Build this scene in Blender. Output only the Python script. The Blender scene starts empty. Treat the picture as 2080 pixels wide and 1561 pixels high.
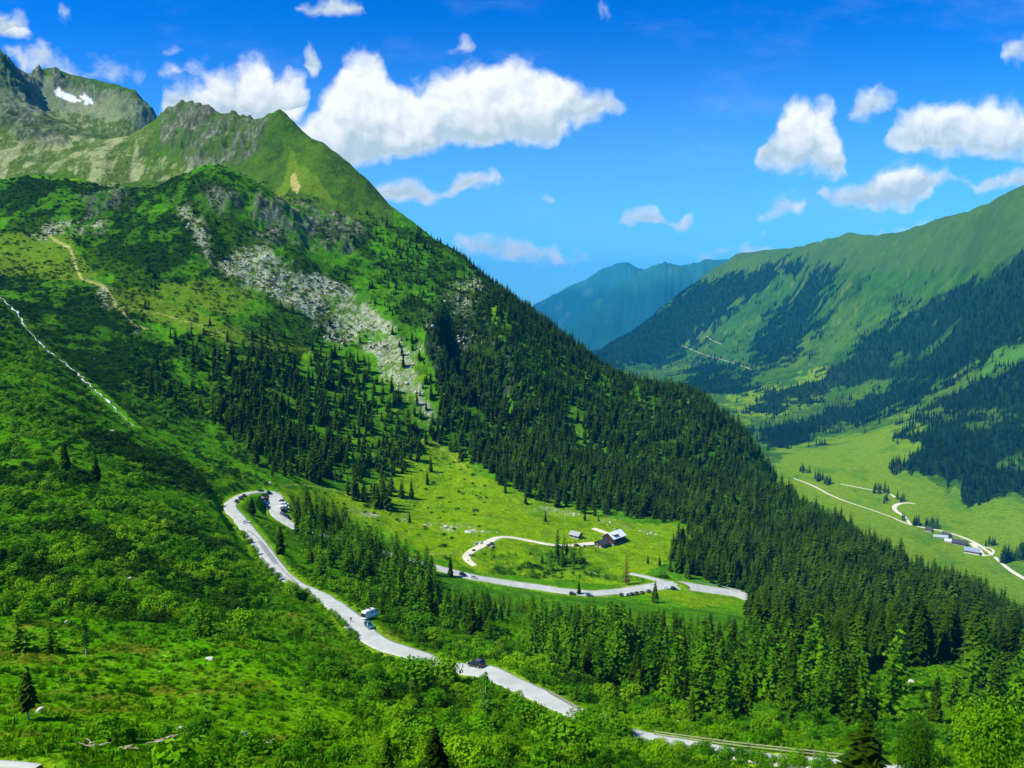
import bpy, bmesh, math, random, os
import numpy as np
from mathutils import Vector, Matrix, Euler
PI = math.pi
R = math.radians
random.seed(5)
rng = np.random.default_rng(11)
C = bpy.context.scene.collection
# ---------------------------------------------------------------- camera
F = 1550.0                        # focal length in pixels of the 2080 px wide photograph
PITCH = math.atan(180.5 / F)      # camera looks slightly down, eye level at row 600
cam = bpy.data.cameras.new('camera')
cam.sensor_width = 36.0
cam.lens = F / 2080.0 * 36.0
cam.clip_start = 1.0
cam.clip_end = 80000.0
camo = bpy.data.objects.new('camera', cam)
camo.location = (0, 0, 0)
camo.rotation_euler = (PI / 2 - PITCH, 0, 0)
C.objects.link(camo)
bpy.context.scene.camera = camo
# ---------------------------------------------------------------- light
SUN_EL = R(53)
SUN_TO = Vector((-0.86, -0.34, 0)).normalized()      # horizontal direction towards the sun
sd = Vector((SUN_TO.x * math.cos(SUN_EL), SUN_TO.y * math.cos(SUN_EL), math.sin(SUN_EL)))
sl = bpy.data.lights.new('sun', 'SUN')
sl.energy = 5.0
sl.angle = R(0.5)
sl.color = (1.0, 0.965, 0.88)
so = bpy.data.objects.new('sun', sl)
so.rotation_euler = sd.to_track_quat('Z', 'Y').to_euler()
so.location = (-200, -100, 400)
C.objects.link(so)
sc = bpy.context.scene
sc.view_settings.view_transform = 'Standard'
sc.view_settings.look = 'None'
sc.view_settings.exposure = 0.55
sc.view_settings.gamma = 1.0
sc.cycles.max_bounces = 4; sc.cycles.diffuse_bounces = 2; sc.cycles.glossy_bounces = 1; sc.cycles.transmission_bounces = 2; sc.cycles.volume_bounces = 0
# ---------------------------------------------------------------- pixel <-> world helpers
cp, sp = math.cos(PITCH), math.sin(PITCH)
def ray(px, py):
    a = (px - 1040.0) / F; b = -(py - 780.5) / F
    y = cp + b * sp; z = -sp + b * cp
    return a / y, z / y           # u, e :  world point = Y * (u, 1, e)
def proj(u, e):
    d = cp - e * sp
    return 1040.0 + F * u / d, 780.5 - F * (sp + e * cp) / d
# ---------------------------------------------------------------- sky
W = bpy.data.worlds.new('World'); sc.world = W; W.use_nodes = True
W.cycles.sampling_method = 'MANUAL'; W.cycles.sample_map_resolution = 512
def nodes_clear(nt):
    for n in list(nt.nodes): nt.nodes.remove(n)
class NB:
    """small helper to write node trees"""
    def __init__(s, nt): s.nt = nt
    def n(s, t, **kw):
        x = s.nt.nodes.new(t)
        for k, v in kw.items(): setattr(x, k, v)
        return x
    def put(s, sock, v):
        if isinstance(v, bpy.types.NodeSocket): s.nt.links.new(v, sock)
        elif v is not None: sock.default_value = v
    def m(s, op, a, b=None, c=None, clamp=False):
        x = s.n('ShaderNodeMath', operation=op); x.use_clamp = clamp
        s.put(x.inputs[0], a); s.put(x.inputs[1], b); s.put(x.inputs[2], c)
        return x.outputs[0]
    def v(s, op, a, b=None):
        x = s.n('ShaderNodeVectorMath', operation=op)
        s.put(x.inputs[0], a); s.put(x.inputs[1], b)
        return x.outputs['Value'] if op in ('LENGTH', 'DOT_PRODUCT') else x.outputs['Vector']
    def noise(s, vec, scale, detail=4, rough=0.55, dim='3D', out='Fac', dist=0.0):
        x = s.n('ShaderNodeTexNoise', noise_dimensions=dim)
        s.put(x.inputs['Vector'], vec); x.inputs['Scale'].default_value = scale
        x.inputs['Detail'].default_value = detail; x.inputs['Roughness'].default_value = rough
        x.inputs['Distortion'].default_value = dist
        return x.outputs[out]
    def mix(s, f, a, b, blend='MIX'):
        x = s.n('ShaderNodeMix', data_type='RGBA', blend_type=blend)
        s.put(x.inputs[0], f); s.put(x.inputs[6], a); s.put(x.inputs[7], b)
        return x.outputs[2]
    def mapr(s, v, a, b, c, d, smooth=False):
        x = s.n('ShaderNodeMapRange'); x.interpolation_type = 'SMOOTHSTEP' if smooth else 'LINEAR'
        s.put(x.inputs[0], v)
        for i, k in enumerate((a, b, c, d)): s.put(x.inputs[1 + i], k)
        return x.outputs[0]
# cumulus clouds: px, py, rx, ry in photo pixels turned into directions of the sky
CLOUDS = [   # five decks; every deck is a list of puffs (column, row, half width, half height)
 [(735,150,50,60),(720,215,80,70),(690,260,80,60),(790,240,110,75),(880,230,95,75),(960,190,95,70),(1050,185,110,62),
  (1130,215,95,65),(1180,220,70,38),(1225,215,45,32),(920,265,130,48),(1060,250,105,50),(700,310,110,42),(800,300,110,35),(660,330,70,30),(600,270,60,40),
  (1085,285,50,22),(1010,150,50,30),(1640,235,58,42),(1625,290,70,50),(1680,300,45,32),(1590,335,60,22),(1700,350,40,18),
  (1880,260,85,55),(1960,255,110,55),(2040,260,100,52),(2000,215,45,30),(1930,300,140,26),(2060,310,80,22),(2200,280,120,70)],
 [(400,200,70,50),(470,190,90,55),(540,190,80,45),(590,165,40,35),(520,130,30,30),(430,235,120,30),(560,235,80,30),
  (930,95,38,22),(1780,205,55,28),(1745,240,28,22),(135,18,24,20),(1560,440,50,20),(1610,410,38,26),(1590,430,50,26),(2055,115,40,30),(2090,90,40,30),(2200,90,60,60)],
 [(810,385,60,28),(850,405,50,20),(900,395,30,12),(970,370,58,26),(1107,404,28,13),(1305,445,44,24),(1280,458,32,12),(1390,464,38,20),
  (628,130,20,40),(1735,400,80,32),(1800,405,90,34),(1850,360,85,30),(1930,360,40,20),(1690,385,40,18),
  (2060,370,70,28),(2010,385,40,16)],
 [(20,60,60,40),(355,105,30,14),(675,22,80,30),(945,485,45,15),(1030,500,110,16),(1010,525,70,12),(1180,533,38,8),(1110,536,35,6),(1525,514,62,17),(1450,521,55,11),(1810,470,80,14),(1880,455,40,12)],
 [(240,150,60,30),(140,150,110,24),(60,110,70,30),(1228,15,28,16),(380,150,60,22),
  (1165,553,20,6),(1555,478,25,8)]]
nt = W.node_tree; nodes_clear(nt); b = NB(nt)
tc = b.n('ShaderNodeTexCoord')
sep = b.n('ShaderNodeSeparateXYZ'); nt.links.new(tc.outputs['Generated'], sep.inputs[0])
ysafe = b.m('MAXIMUM', sep.outputs[1], 0.05)
uu = b.m('DIVIDE', sep.outputs[0], ysafe); ee = b.m('DIVIDE', sep.outputs[2], ysafe)
cmb = b.n('ShaderNodeCombineXYZ'); nt.links.new(uu, cmb.inputs[0]); nt.links.new(ee, cmb.inputs[1])
P = cmb.outputs[0]
wn = b.noise(P, 15.0, 3, 0.6, out='Color')
warp = b.v('MULTIPLY', b.v('SUBTRACT', wn, (0.5, 0.5, 0.5)), (0.042, 0.040, 0.0))
Pw = b.v('ADD', P, warp)
spw = b.n('ShaderNodeSeparateXYZ'); nt.links.new(Pw, spw.inputs[0])
us, es = spw.outputs[0], spw.outputs[1]
cx = b.mapr(us, -0.75, 0.85, 0.0, 1.0)
NS = 200
def curve(vals):
    x = b.n('ShaderNodeFloatCurve'); cm = x.mapping; cm.use_clip = False; c = cm.curves[0]
    xs = np.linspace(0, 1, NS); keep = [i for i in range(NS) if i in (0, NS - 1) or not (vals[i - 1] == vals[i] == vals[i + 1])]
    c.points[0].location = (0, vals[0]); c.points[1].location = (1, vals[-1])
    for i in keep[1:-1]: c.points.new(xs[i], vals[i])
    for p in c.points: p.handle_type = 'VECTOR'
    cm.update(); nt.links.new(cx, x.inputs['Value']); return x.outputs[0]
dfield = None; rel = None
for deck, puffs in enumerate(CLOUDS):
    top = np.full(NS, -9.0); bot = np.full(NS, 9.0)
    us_ = -0.75 + 1.6 * np.linspace(0, 1, NS)
    for (px, py, rx, ry) in puffs:
        u, e = ray(px, py); q = 1 - ((us_ - u) * F / rx) ** 2; m_ = q > 0
        h_ = np.sqrt(np.clip(q, 0, 1)) * ry / F
        top[m_] = np.maximum(top[m_], e + h_[m_]); bot[m_] = np.minimum(bot[m_], e - (h_[m_] * 0.75))
    gap = top < -1; mid_ = np.interp(us_, us_[~gap], ((top + bot) / 2)[~gap]); top[gap] = mid_[gap] - 0.035; bot[gap] = mid_[gap] + 0.035
    top = np.convolve(np.pad(top, 1, 'edge'), [.2, .6, .2], 'valid'); bot = np.convolve(np.pad(bot, 1, 'edge'), [.2, .6, .2], 'valid')
    t_ = curve(top); b__ = curve(bot)
    up = b.m('SUBTRACT', t_, es); lo = b.m('SUBTRACT', es, b__)
    w = b.m('SMOOTH_MIN', up, b.m('MULTIPLY', lo, 1.3), 0.004)
    th = b.m('MAXIMUM', b.m('SUBTRACT', t_, b__), 0.004)
    w = b.m('MULTIPLY', w, (24.0, 20.0, 30.0, 26.0, 13.0)[deck])
    w = b.m('MAXIMUM', w, -1.5)
    r_ = b.m('MULTIPLY', b.m('DIVIDE', lo, th), b.m('MULTIPLY', th, 9.0, clamp=True))
    sel = b.m('GREATER_THAN', w, -0.2)
    rel = b.m('MULTIPLY', r_, sel) if rel is None else b.m('MAXIMUM', rel, b.m('MULTIPLY', r_, sel))
    dfield = w if dfield is None else b.m('MAXIMUM', dfield, w)
vo = b.n('ShaderNodeTexVoronoi', voronoi_dimensions='2D'); vo.inputs['Scale'].default_value = 24.0; vo.inputs['Detail'].default_value = 1.0; vo.inputs['Roughness'].default_value = 0.55; nt.links.new(Pw, vo.inputs['Vector'])
f1 = b.m('ADD', b.m('MULTIPLY', b.noise(Pw, 26.0, 6, 0.64), 0.72), b.m('MULTIPLY', b.m('SUBTRACT', 1.0, vo.outputs['Distance']), 0.24))
D = b.m('ADD', b.m('MINIMUM', dfield, 0.9), b.m('MULTIPLY', b.m('SUBTRACT', f1, 0.47), 1.25))
alpha = b.mapr(D, -0.07, 0.54, 0.0, 1.0, True)
vo2 = b.n('ShaderNodeTexVoronoi', voronoi_dimensions='2D'); vo2.inputs['Scale'].default_value = 24.0; Pq = b.v('ADD', Pw, (-0.006, 0.009, 0.0)); nt.links.new(Pq, vo2.inputs['Vector'])
f2 = b.m('ADD', b.m('MULTIPLY', b.noise(Pq, 26.0, 4, 0.62), 0.72), b.m('MULTIPLY', b.m('SUBTRACT', 1.0, vo2.outputs['Distance']), 0.24))
wisp = b.m('MULTIPLY', b.mapr(b.noise(b.v('MULTIPLY', P, (1.0, 2.6, 1.0)), 5.0, 6, 0.6), 0.5, 0.8, 0.0, 0.35, True), b.mapr(ee, 0.02, 0.3, 0.35, 0.3))
alpha = b.m('MAXIMUM', alpha, b.m('MULTIPLY', wisp, b.mapr(sep.outputs[1], 0.1, 0.3, 0.0, 1.0)))
shade = b.mapr(rel, 0.05, 0.55, 0.0, 1.0, True)
shade = b.m('ADD', b.m('MAXIMUM', shade, b.mapr(D, 0.1, 0.7, 0.75, 0.0)), b.m('MULTIPLY', b.m('SUBTRACT', f1, f2), 2.2), clamp=True)
sky = b.n('ShaderNodeTexSky', sky_type='NISHITA')
sky.sun_disc = False; sky.sun_elevation = SUN_EL
sky.sun_rotation = math.atan2(SUN_TO.x, SUN_TO.y)
sky.altitude = 1700; sky.air_density = 1.0; sky.dust_density = 0.3; sky.ozone_density = 1.6
hs = b.n('ShaderNodeHueSaturation'); hs.inputs['Saturation'].default_value = 1.5
hs.inputs['Value'].default_value = 1.0; hs.inputs['Hue'].default_value = 0.497
nt.links.new(sky.outputs[0], hs.inputs['Color'])
skyc = b.mix(1.0, hs.outputs[0], (0.26, 1.25, 2.0, 1), 'MULTIPLY')
skyc = b.mix(b.mapr(ee, -0.03, 0.36, 0.75, 0.0, True), skyc, (2.6, 7.2, 10.6, 1))
ccol = b.mix(shade, (5.2, 6.7, 7.3, 1), (10.6, 10.8, 10.7, 1))
allc = b.mix(alpha, skyc, ccol)
bg = b.n('ShaderNodeBackground'); bg.inputs['Strength'].default_value = 0.071
nt.links.new(allc, bg.inputs['Color'])
wo = b.n('ShaderNodeOutputWorld'); nt.links.new(bg.outputs[0], wo.inputs['Surface'])
# ---------------------------------------------------------------- noise
def _h(ix, iy, s):
    n = (ix.astype(np.int64) * 374761393 + iy.astype(np.int64) * 668265263 + s * 1442695041) & 0xffffffff
    n = ((n ^ (n >> 13)) * 1274126177) & 0xffffffff
    n = (n ^ (n >> 16)) & 0xffffffff
    return n.astype(np.float64) / 4294967295.0
def vn(x, y, s=0):
    x = np.asarray(x, float); y = np.asarray(y, float)
    ix = np.floor(x); iy = np.floor(y); fx = x - ix; fy = y - iy
    fx = fx * fx * fx * (fx * (fx * 6 - 15) + 10); fy = fy * fy * fy * (fy * (fy * 6 - 15) + 10)
    a = _h(ix, iy, s); b_ = _h(ix + 1, iy, s); c = _h(ix, iy + 1, s); d = _h(ix + 1, iy + 1, s)
    return (a * (1 - fx) + b_ * fx) * (1 - fy) + (c * (1 - fx) + d * fx) * fy
def fbm(x, y, s=0, o=5, g=0.5):
    t = 0; a = 1; w = 0
    for i in range(o):
        t = t + a * vn(x * 1.0, y * 1.0, s + i); w += a; a *= g
        x, y = x * 1.62 - y * 1.22 + 7.3, x * 1.22 + y * 1.62 + 3.1
    return t / w * 2 - 1           # about -1 .. 1
def ridged(x, y, s=0, o=5, g=0.55):
    t = 0; a = 1; w = 0
    for i in range(o):
        t = t + a * (1 - np.abs(vn(x, y, s + i) * 2 - 1)); w += a; a *= g
        x, y = x * 1.62 - y * 1.22 + 7.3, x * 1.22 + y * 1.62 + 3.1
    return t / w * 2 - 1
def sstep(a, b_, x):
    t = np.clip((x - a) / (b_ - a), 0, 1); return t * t * (3 - 2 * t)
# ---------------------------------------------------------------- relief: survey points (column, row, distance north)
K = []
def k(px, py, Y): u, e = ray(px, py); K.append((u, math.log(Y), e))
def kz(px, Y, z): u, _ = ray(px, 700); K.append((u, math.log(Y), z / Y))
def ridge(pts, drops=((90, 70), (300, 200)), floor=-440):
    for (px, py, Y) in pts:
        k(px, py, Y); u, e = ray(px, py); z = e * Y
        for dY, dz in drops: K.append((u, math.log(Y + dY), max(z - dz, floor) / (Y + dY)))
# close to the camera
for px in (-500, 0, 500, 1040, 1500, 2080, 2500):
    kz(px, 12, -10); kz(px, 25, -19)
    kz(px, 45, -31)
for p in [(-300,1600,64),(0,1561,70),(300,1565,70),(700,1561,74),(1040,1561,84),(1400,1575,90),(2080,1640,78),(2400,1640,78),
 (60,1462,100),(300,1450,112),(500,1450,118),(700,1440,126),(900,1450,130),(1080,1510,108),
 (-300,1300,140),(0,1300,150),(300,1290,165),(500,1340,150),(600,1300,188),(400,1200,235),
 (-300,1100,205),(0,1150,215),(300,1150,232),(0,1000,300),(200,1000,320),(300,1080,290),(400,1110,310),
 (-300,850,380),(0,850,395),(200,880,420),(400,1000,400),(100,780,480),(0,680,560),(-300,650,560),
 (10,610,750),(60,660,700),(130,740,625),(200,800,570),(280,870,525),(370,930,500),(450,960,495),
 # road
 (1175,1462,140),(1300,1500,122),(1500,1530,108),(1700,1553,100),(1900,1590,92),(1080,1410,160),
 (970,1352,185),(850,1335,200),(760,1310,212),(700,1240,240),(640,1210,262),(580,1175,300),(500,1085,370),(455,1030,430),
 (480,1005,465),(540,995,495),(575,1005,495),(580,1060,460),(670,1090,455),(800,1130,460),(945,1168,450),(1100,1195,445),(1300,1200,450),(1345,1185,462),(1500,1210,460),
 # wood below the road
 (700,1150,360),(850,1250,285),(1000,1280,270),(1100,1340,225),(1300,1400,188),(1300,1300,260),(1500,1450,150),(1200,1250,350),(1000,1230,395),(1450,1300,285),
 (1700,1450,150),(1900,1450,140),(1900,1350,205),(2080,1420,190),(1550,1150,540),(1700,1200,470),(1800,1280,360),(1600,1300,330),(2000,1350,280),(1560,1080,640),
 # terrace with the hut
 (1245,1100,560),(1170,1085,575),(1000,1095,540),(945,1130,500),(1400,1100,570),(1400,1150,510),(1000,1150,480),(700,1040,560),(850,1060,580),
 (1100,1050,620),(1000,980,690),(900,920,760),(830,1000,650),(600,960,600),(450,940,545),(1300,1030,680),(1450,1060,650),
 # slope of the spur
 (600,850,720),(800,850,780),(1000,900,790),(1200,900,830),(1400,950,800),(1500,960,820),
 (400,800,690),(500,700,800),(700,700,880),(870,700,895),(1000,700,915),(1100,750,920),(1200,800,920),(1350,840,900),
 (200,480,950),(0,480,950),(400,480,950),(100,560,860),(300,600,840),(500,560,920),(650,560,980),(800,560,1040),(900,600,1030),(0,600,800),(-300,520,900),
 (450,300,1350),(570,300,1330),(600,400,1180),(700,450,1150),(300,330,1400),(100,280,1600),(0,300,1500),(500,340,1280),(-300,300,1500),(200,340,1350),
 (70,205,2000),(140,222,2050),(200,235,2050),(270,245,2000),(0,190,1800)]: k(*p)
u_, e_ = ray(570, 236); K_SUM = (u_ * 1400, 1400.0)
ridge([(570,250,1400),(640,282,1380),(700,332,1350),(760,392,1310),(800,435,1280),(850,465,1250),(900,505,1220),(960,550,1190),(1000,585,1160),(1050,625,1130),
 (1100,665,1110),(1150,705,1090),(1200,748,1080),(1250,778,1060),(1320,800,1040),(1400,812,1010),(1460,842,980),(1500,890,950),(1540,940,920),(1585,990,880)])
ridge([(-300,60,2100),(0,117,2000),(30,140,2050),(70,160,2200),(100,160,2300),(130,172,2300),(200,180,2300),(270,192,2200),(320,240,2100)], ((200, 150), (600, 400)))
ridge([(345,235,1560),(390,218,1500),(430,240,1500),(490,243,1480),(530,262,1450)], ((100, 70), (300, 200)))
ridge([(-100,372,1150),(0,370,1150),(80,362,1150),(180,376,1130),(250,388,1100)], ((60, 22),))
ridge([(350,368,1100),(430,341,1090),(500,360,1080),(560,400,1080)], ((60, 26),))
ridge([(1600,1010,730),(1700,1072,640),(1800,1132,560),(1900,1182,500),(2000,1232,450),(2080,1275,410),(2300,1390,320)], ((70, 45), (220, 140), (420, 215)), -410)
# valley floor
for p in [(1960,1110,1280),(1850,1030,1480),(2060,1170,1150),(2300,1250,1000),(1700,975,1720),(1620,930,2050),(1600,900,2350),(1540,850,2800),(1500,800,3400),
 # right hand mountain
 (1650,905,2250),(1850,900,1900),(1870,870,2000),(1950,1000,1560),(2080,1040,1400),(2080,900,1700),(2080,720,2250),(1900,820,2300),(1700,870,2500),(1750,820,2800),
 (2080,550,2700),(2300,700,2000),(2300,500,2500),(1600,620,5000),(1700,560,4500),(1850,600,3600),(1950,560,3300),(1900,700,2900),(1800,700,3200),(1700,700,3700),(1600,700,4300),
 (1500,680,5000),(1500,740,4200),(1420,700,5500),(1350,730,5600),(1600,760,3500),(1700,780,3100),(1430,770,4300),
 (1300,680,8500),(1400,640,9000)]: k(*p)
ridge([(2300,290,3000),(2080,387,3200),(2050,396,3300),(2020,405,3400),(1985,424,3550),(1950,440,3700),(1925,449,3800),(1900,455,3900),(1865,469,4050),(1830,484,4200),(1810,486,4300),(1790,486,4400),(1765,487,4600),(1740,488,4800),(1720,490,4950),(1700,493,5100),(1680,497,5250),(1660,503,5400),(1630,513,5700),(1600,524,6000),(1580,530,6250),(1560,536,6500),(1540,542,6750),(1520,549,7000)], ((400, 250), (1200, 600)))
ridge([(1480,567,7200),(1400,594,6900),(1340,630,6600),(1290,668,6400),(1240,702,6300),(1215,725,6200)], ((300, 100),), -560)
ridge([(1560,545,10800),(1500,538,10600),(1435,528,10500),(1400,540,10400),(1350,534,10400),(1310,550,10300),(1270,573,10100),(1230,603,10000),(1180,643,9800),(1150,668,9700),(1130,685,9600)], ((600, 200), (1500, 500)), -620)
ridge([(1380,570,15000),(1320,556,15000),(1290,546,15000),(1265,537,15000),(1230,551,15000),(1200,568,14800),(1150,592,14600),(1100,618,14400),(1080,630,14300),(1060,642,14300)], ((1000, 300), (2500, 700)), -620)
for px, Y, z in [(1900,1000,-405),(2080,850,-395),(2300,700,-350),(1700,1250,-420),(1600,1550,-435),(1500,1900,-450),(1400,2500,-470),(1300,3500,-500),(1200,4500,-530),(1100,5000,-545),
 (1000,2500,-440),(800,3000,-400),(500,3000,-300),(200,3500,-100),(-300,3500,0),(-300,8000,-300),(300,8000,-400),(1000,8000,-500),(1100,12000,-560),(1000,15000,-560),
 (500,26000,-500),(1080,26000,-500),(1300,26000,-500),(1700,26000,-400),(2300,26000,-400),(2300,8000,-100),(1700,14000,-200),(2000,14000,-200),(-300,26000,-400),(-300,14000,-400)]: kz(px, Y, z)
K = np.array(K)
SV = 0.62
def mq(r2): return np.sqrt(r2 + 0.017 ** 2)
_P = np.stack([K[:, 0], K[:, 1] * SV], 1)
_A = mq(((_P[:, None, :] - _P[None, :, :]) ** 2).sum(-1))
n_ = len(K)
_M = np.zeros((n_ + 3, n_ + 3)); _M[:n_, :n_] = _A - np.eye(n_) * 0.002
_M[:n_, n_] = 1; _M[:n_, n_ + 1:] = _P; _M[n_, :n_] = 1; _M[n_ + 1:, :n_] = _P.T
_w = np.linalg.solve(_M, np.concatenate([K[:, 2], np.zeros(3)]))
# ---------------------------------------------------------------- terrain grid
U = np.concatenate([np.linspace(-1.05, -0.72, 60, endpoint=False), np.linspace(-0.72, 0.72, 860), np.linspace(0.72, 1.05, 61)[1:]])
_knY = np.log(np.array([12, 60, 250, 1000, 2500, 8000, 26000.])); _knI = np.array([0, 40, 330, 760, 1010, 1260, 1320.])
V = np.interp(np.arange(0, 1321), _knI, _knY)
NU, NV = len(U), len(V)
UU, VV = np.meshgrid(U, V)
def base_e(u, v):
    u = np.ravel(u); v = np.ravel(v); out = np.empty(len(u))
    for i in range(0, len(u), 40000):
        s = slice(i, i + 40000); a = u[s]; c = v[s] * SV
        d = (a[:, None] - _P[None, :, 0]) ** 2 + (c[:, None] - _P[None, :, 1]) ** 2
        out[s] = mq(d) @ _w[:n_] + _w[n_] + _w[n_ + 1] * a + _w[n_ + 2] * c
    return out
EE = base_e(UU, VV).reshape(NV, NU)
YY = np.exp(VV); XX = UU * YY
ZZ = EE * YY
PX, PY = proj(UU, EE)
def inpoly(px, py, poly):
    poly = np.array(poly, float); x0, y0 = poly.min(0); x1, y1 = poly.max(0)
    m = (px >= x0) & (px <= x1) & (py >= y0) & (py <= y1)
    out = np.zeros(px.shape, bool)
    a = px[m]; c = py[m]; ins = np.zeros(a.shape, bool)
    j = len(poly) - 1
    for i in range(len(poly)):
        xi, yi = poly[i]; xj, yj = poly[j]
        if yi != yj:
            ins ^= ((yi > c) != (yj > c)) & (a < (xj - xi) * (c - yi) / (yj - yi) + xi)
        j = i
    out[m] = ins
    return out
def near_line(px, py, pts):
    """pixel distance to a polyline and the interpolated third value"""
    best = np.full(px.shape, 1e9); val = np.zeros(px.shape)
    for (x0, y0, w0), (x1, y1, w1) in zip(pts[:-1], pts[1:]):
        dx, dy = x1 - x0, y1 - y0; L = dx * dx + dy * dy + 1e-9
        t = np.clip(((px - x0) * dx + (py - y0) * dy) / L, 0, 1)
        d = np.hypot(px - x0 - t * dx, py - y0 - t * dy)
        m = d < best; best[m] = d[m]; val[m] = (w0 + (w1 - w0) * t)[m]
    return best, val
# crags and rock before the relief noise (rocky places are rougher)
wx = PX + 14 * fbm(XX / 60, YY / 60, 31, 4); wy = PY + 9 * fbm(XX / 60, YY / 60, 41, 4)
far = sstep(1500, 4000, YY)
crag = np.zeros_like(ZZ)
CRAGS = [([(330,215),(400,205),(440,235),(500,235),(545,255),(560,245),(530,300),(470,330),(380,330),(330,290),(325,240)], 1300, 1700, 1.0),
 ([(-300,60),(0,105),(80,150),(75,200),(40,210),(0,190),(-300,200)], 1700, 2300, 1.0), ([(95,150),(130,165),(135,185),(105,190)], 1800, 2500, 1.0),
 ([(130,165),(290,190),(330,240),(300,262),(200,215),(140,190)], 1800, 2500, 0.5),
 ([(0,195),(90,230),(140,290),(70,300),(0,260)], 1300, 2000, 0.6),
 ([(520,405),(600,410),(700,440),(760,470),(720,520),(640,520),(560,500),(510,470)], 900, 1300, 0.75),
 ([(150,400),(260,390),(280,420),(180,440)], 900, 1200, 0.7), ([(400,380),(500,400),(480,440),(410,430)], 900, 1200, 0.5),
 ([(900,600),(990,590),(1000,640),(930,650)], 800, 1200, 0.4),
 ([(850,640),(980,690),(1000,800),(960,830),(900,760),(860,720)], 800, 1100, 0.8),
 ([(1470,840),(1500,850),(1560,930),(1560,960),(1510,940),(1480,890)], 700, 1100, 0.7)]
for poly, y0, y1, s in CRAGS:
    m = inpoly(wx, wy, poly) & (YY > y0) & (YY < y1); crag[m] = np.maximum(crag[m], s)
for _ in range(6):
    crag[1:-1, 1:-1] = (crag[1:-1, 1:-1] * 2 + crag[:-2, 1:-1] + crag[2:, 1:-1] + crag[1:-1, :-2] + crag[1:-1, 2:]) / 6
mid = sstep(480, 900, YY)
nz = fbm(XX / 34, YY / 34, 3, 5) * 2.0 * sstep(60, 200, YY) * (1 - 0.5 * mid)
nz += mid * (1 - far) * (ridged(XX / 170, YY / 170, 7, 5) * 7 + fbm(XX / 45, YY / 45, 9, 5, .55) * 4.5)
nz += far * (ridged(XX / 900 + YY / 1800, YY / 1700 - XX / 1600, 17, 6, .5) * 30 + ridged(XX / 330, YY / 420, 18, 5, .6) * 20 + fbm(XX / 120, YY / 120, 19, 6, .62) * 15) + sstep(7500, 9000, YY) * ridged(XX / 700, YY / 1500, 29, 6, .6) * 70
nz += crag * (ridged(XX / 55, YY / 55, 23, 6, .6) * 15 + ridged(XX / 22, YY / 30, 27, 4, .6) * 8) * (1 + 0.6 * sstep(1700, 2000, YY))
flat = ((YY > 900) & (YY < 3200) & (ZZ < -380) & (UU > 0.15)) * 1.0
for _ in range(25): flat[1:-1, 1:-1] = (flat[:-2, 1:-1] + flat[2:, 1:-1] + flat[1:-1, :-2] + flat[1:-1, 2:]) / 4
vis_flat = np.clip(1 - flat * 0.93, 0, 1)
terr = inpoly(PX, PY, [(780,880),(1000,960),(1300,1030),(1480,1070),(1420,1150),(1520,1215),(1300,1240),(700,1140),(640,1040),(780,1000)]) & (YY > 400) & (YY < 820)
terr = terr * 1.0
for _ in range(25): terr[1:-1, 1:-1] = (terr[:-2, 1:-1] + terr[2:, 1:-1] + terr[1:-1, :-2] + terr[1:-1, 2:]) / 4
# gully in the middle of the mountain, its wall deepened to cast shade
dg, tg = near_line(PX, PY, [(905,610,0),(880,690,.5),(925,770,.9),(975,840,1)])
gx = PX - np.interp(PY, [600, 690, 770, 850], [905, 880, 925, 975])
gul = sstep(0, 16, gx) * (1 - sstep(45, 150, gx)) * sstep(600, 680, PY) * (1 - sstep(800, 850, PY)) * ((YY > 780) & (YY < 1150))
ZZ = ZZ - gul * 42
# a sharper summit pyramid
sx, sy = K_SUM[0], K_SUM[1]; dd_ = np.hypot(XX - sx, (YY - sy) * .6); ZZ = ZZ + 26 * np.clip(1 - dd_ / 60, 0, 1) ** 1.3 - 8 * np.exp(-((dd_ - 75) / 40) ** 2)
ZZ = ZZ + nz * vis_flat * (1 - 0.75 * terr) * np.where(YY < 60, 0.2, 1)
EE = ZZ / YY
def hit(px, py, ymin=50.0):
    """first point of the relief on the sight line through a photo pixel"""
    u, e = ray(px, py)
    j = np.searchsorted(U, u) - 1; t = (u - U[j]) / (U[j + 1] - U[j])
    col = ZZ[:, j] * (1 - t) + ZZ[:, j + 1] * t
    ec = col / np.exp(V)
    i0 = np.searchsorted(V, math.log(ymin))
    idx = np.nonzero(ec[i0:] >= e)[0]
    if len(idx) == 0: return None
    i = max(i0 + idx[0], 1)
    a, c = ec[i - 1], ec[i]
    s = 0 if c == a else min(max((e - a) / (c - a), 0), 1)
    Y = math.exp(V[i - 1] + (V[i] - V[i - 1]) * s)
    return Vector((u * Y, Y, e * Y))
def height(x, y):
    x = np.atleast_1d(np.asarray(x, float)); y = np.atleast_1d(np.asarray(y, float))
    u = x / y; v = np.log(y)
    j = np.clip(np.searchsorted(U, u) - 1, 0, NU - 2); i = np.clip(np.searchsorted(V, v) - 1, 0, NV - 2)
    s = (u - U[j]) / (U[j + 1] - U[j]); t = (y - np.exp(V[i])) / (np.exp(V[i + 1]) - np.exp(V[i]))
    return (ZZ[i, j] * (1 - s) + ZZ[i, j + 1] * s) * (1 - t) + (ZZ[i + 1, j] * (1 - s) + ZZ[i + 1, j + 1] * s) * t
def H(x, y): return float(height(x, y)[0])
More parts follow.
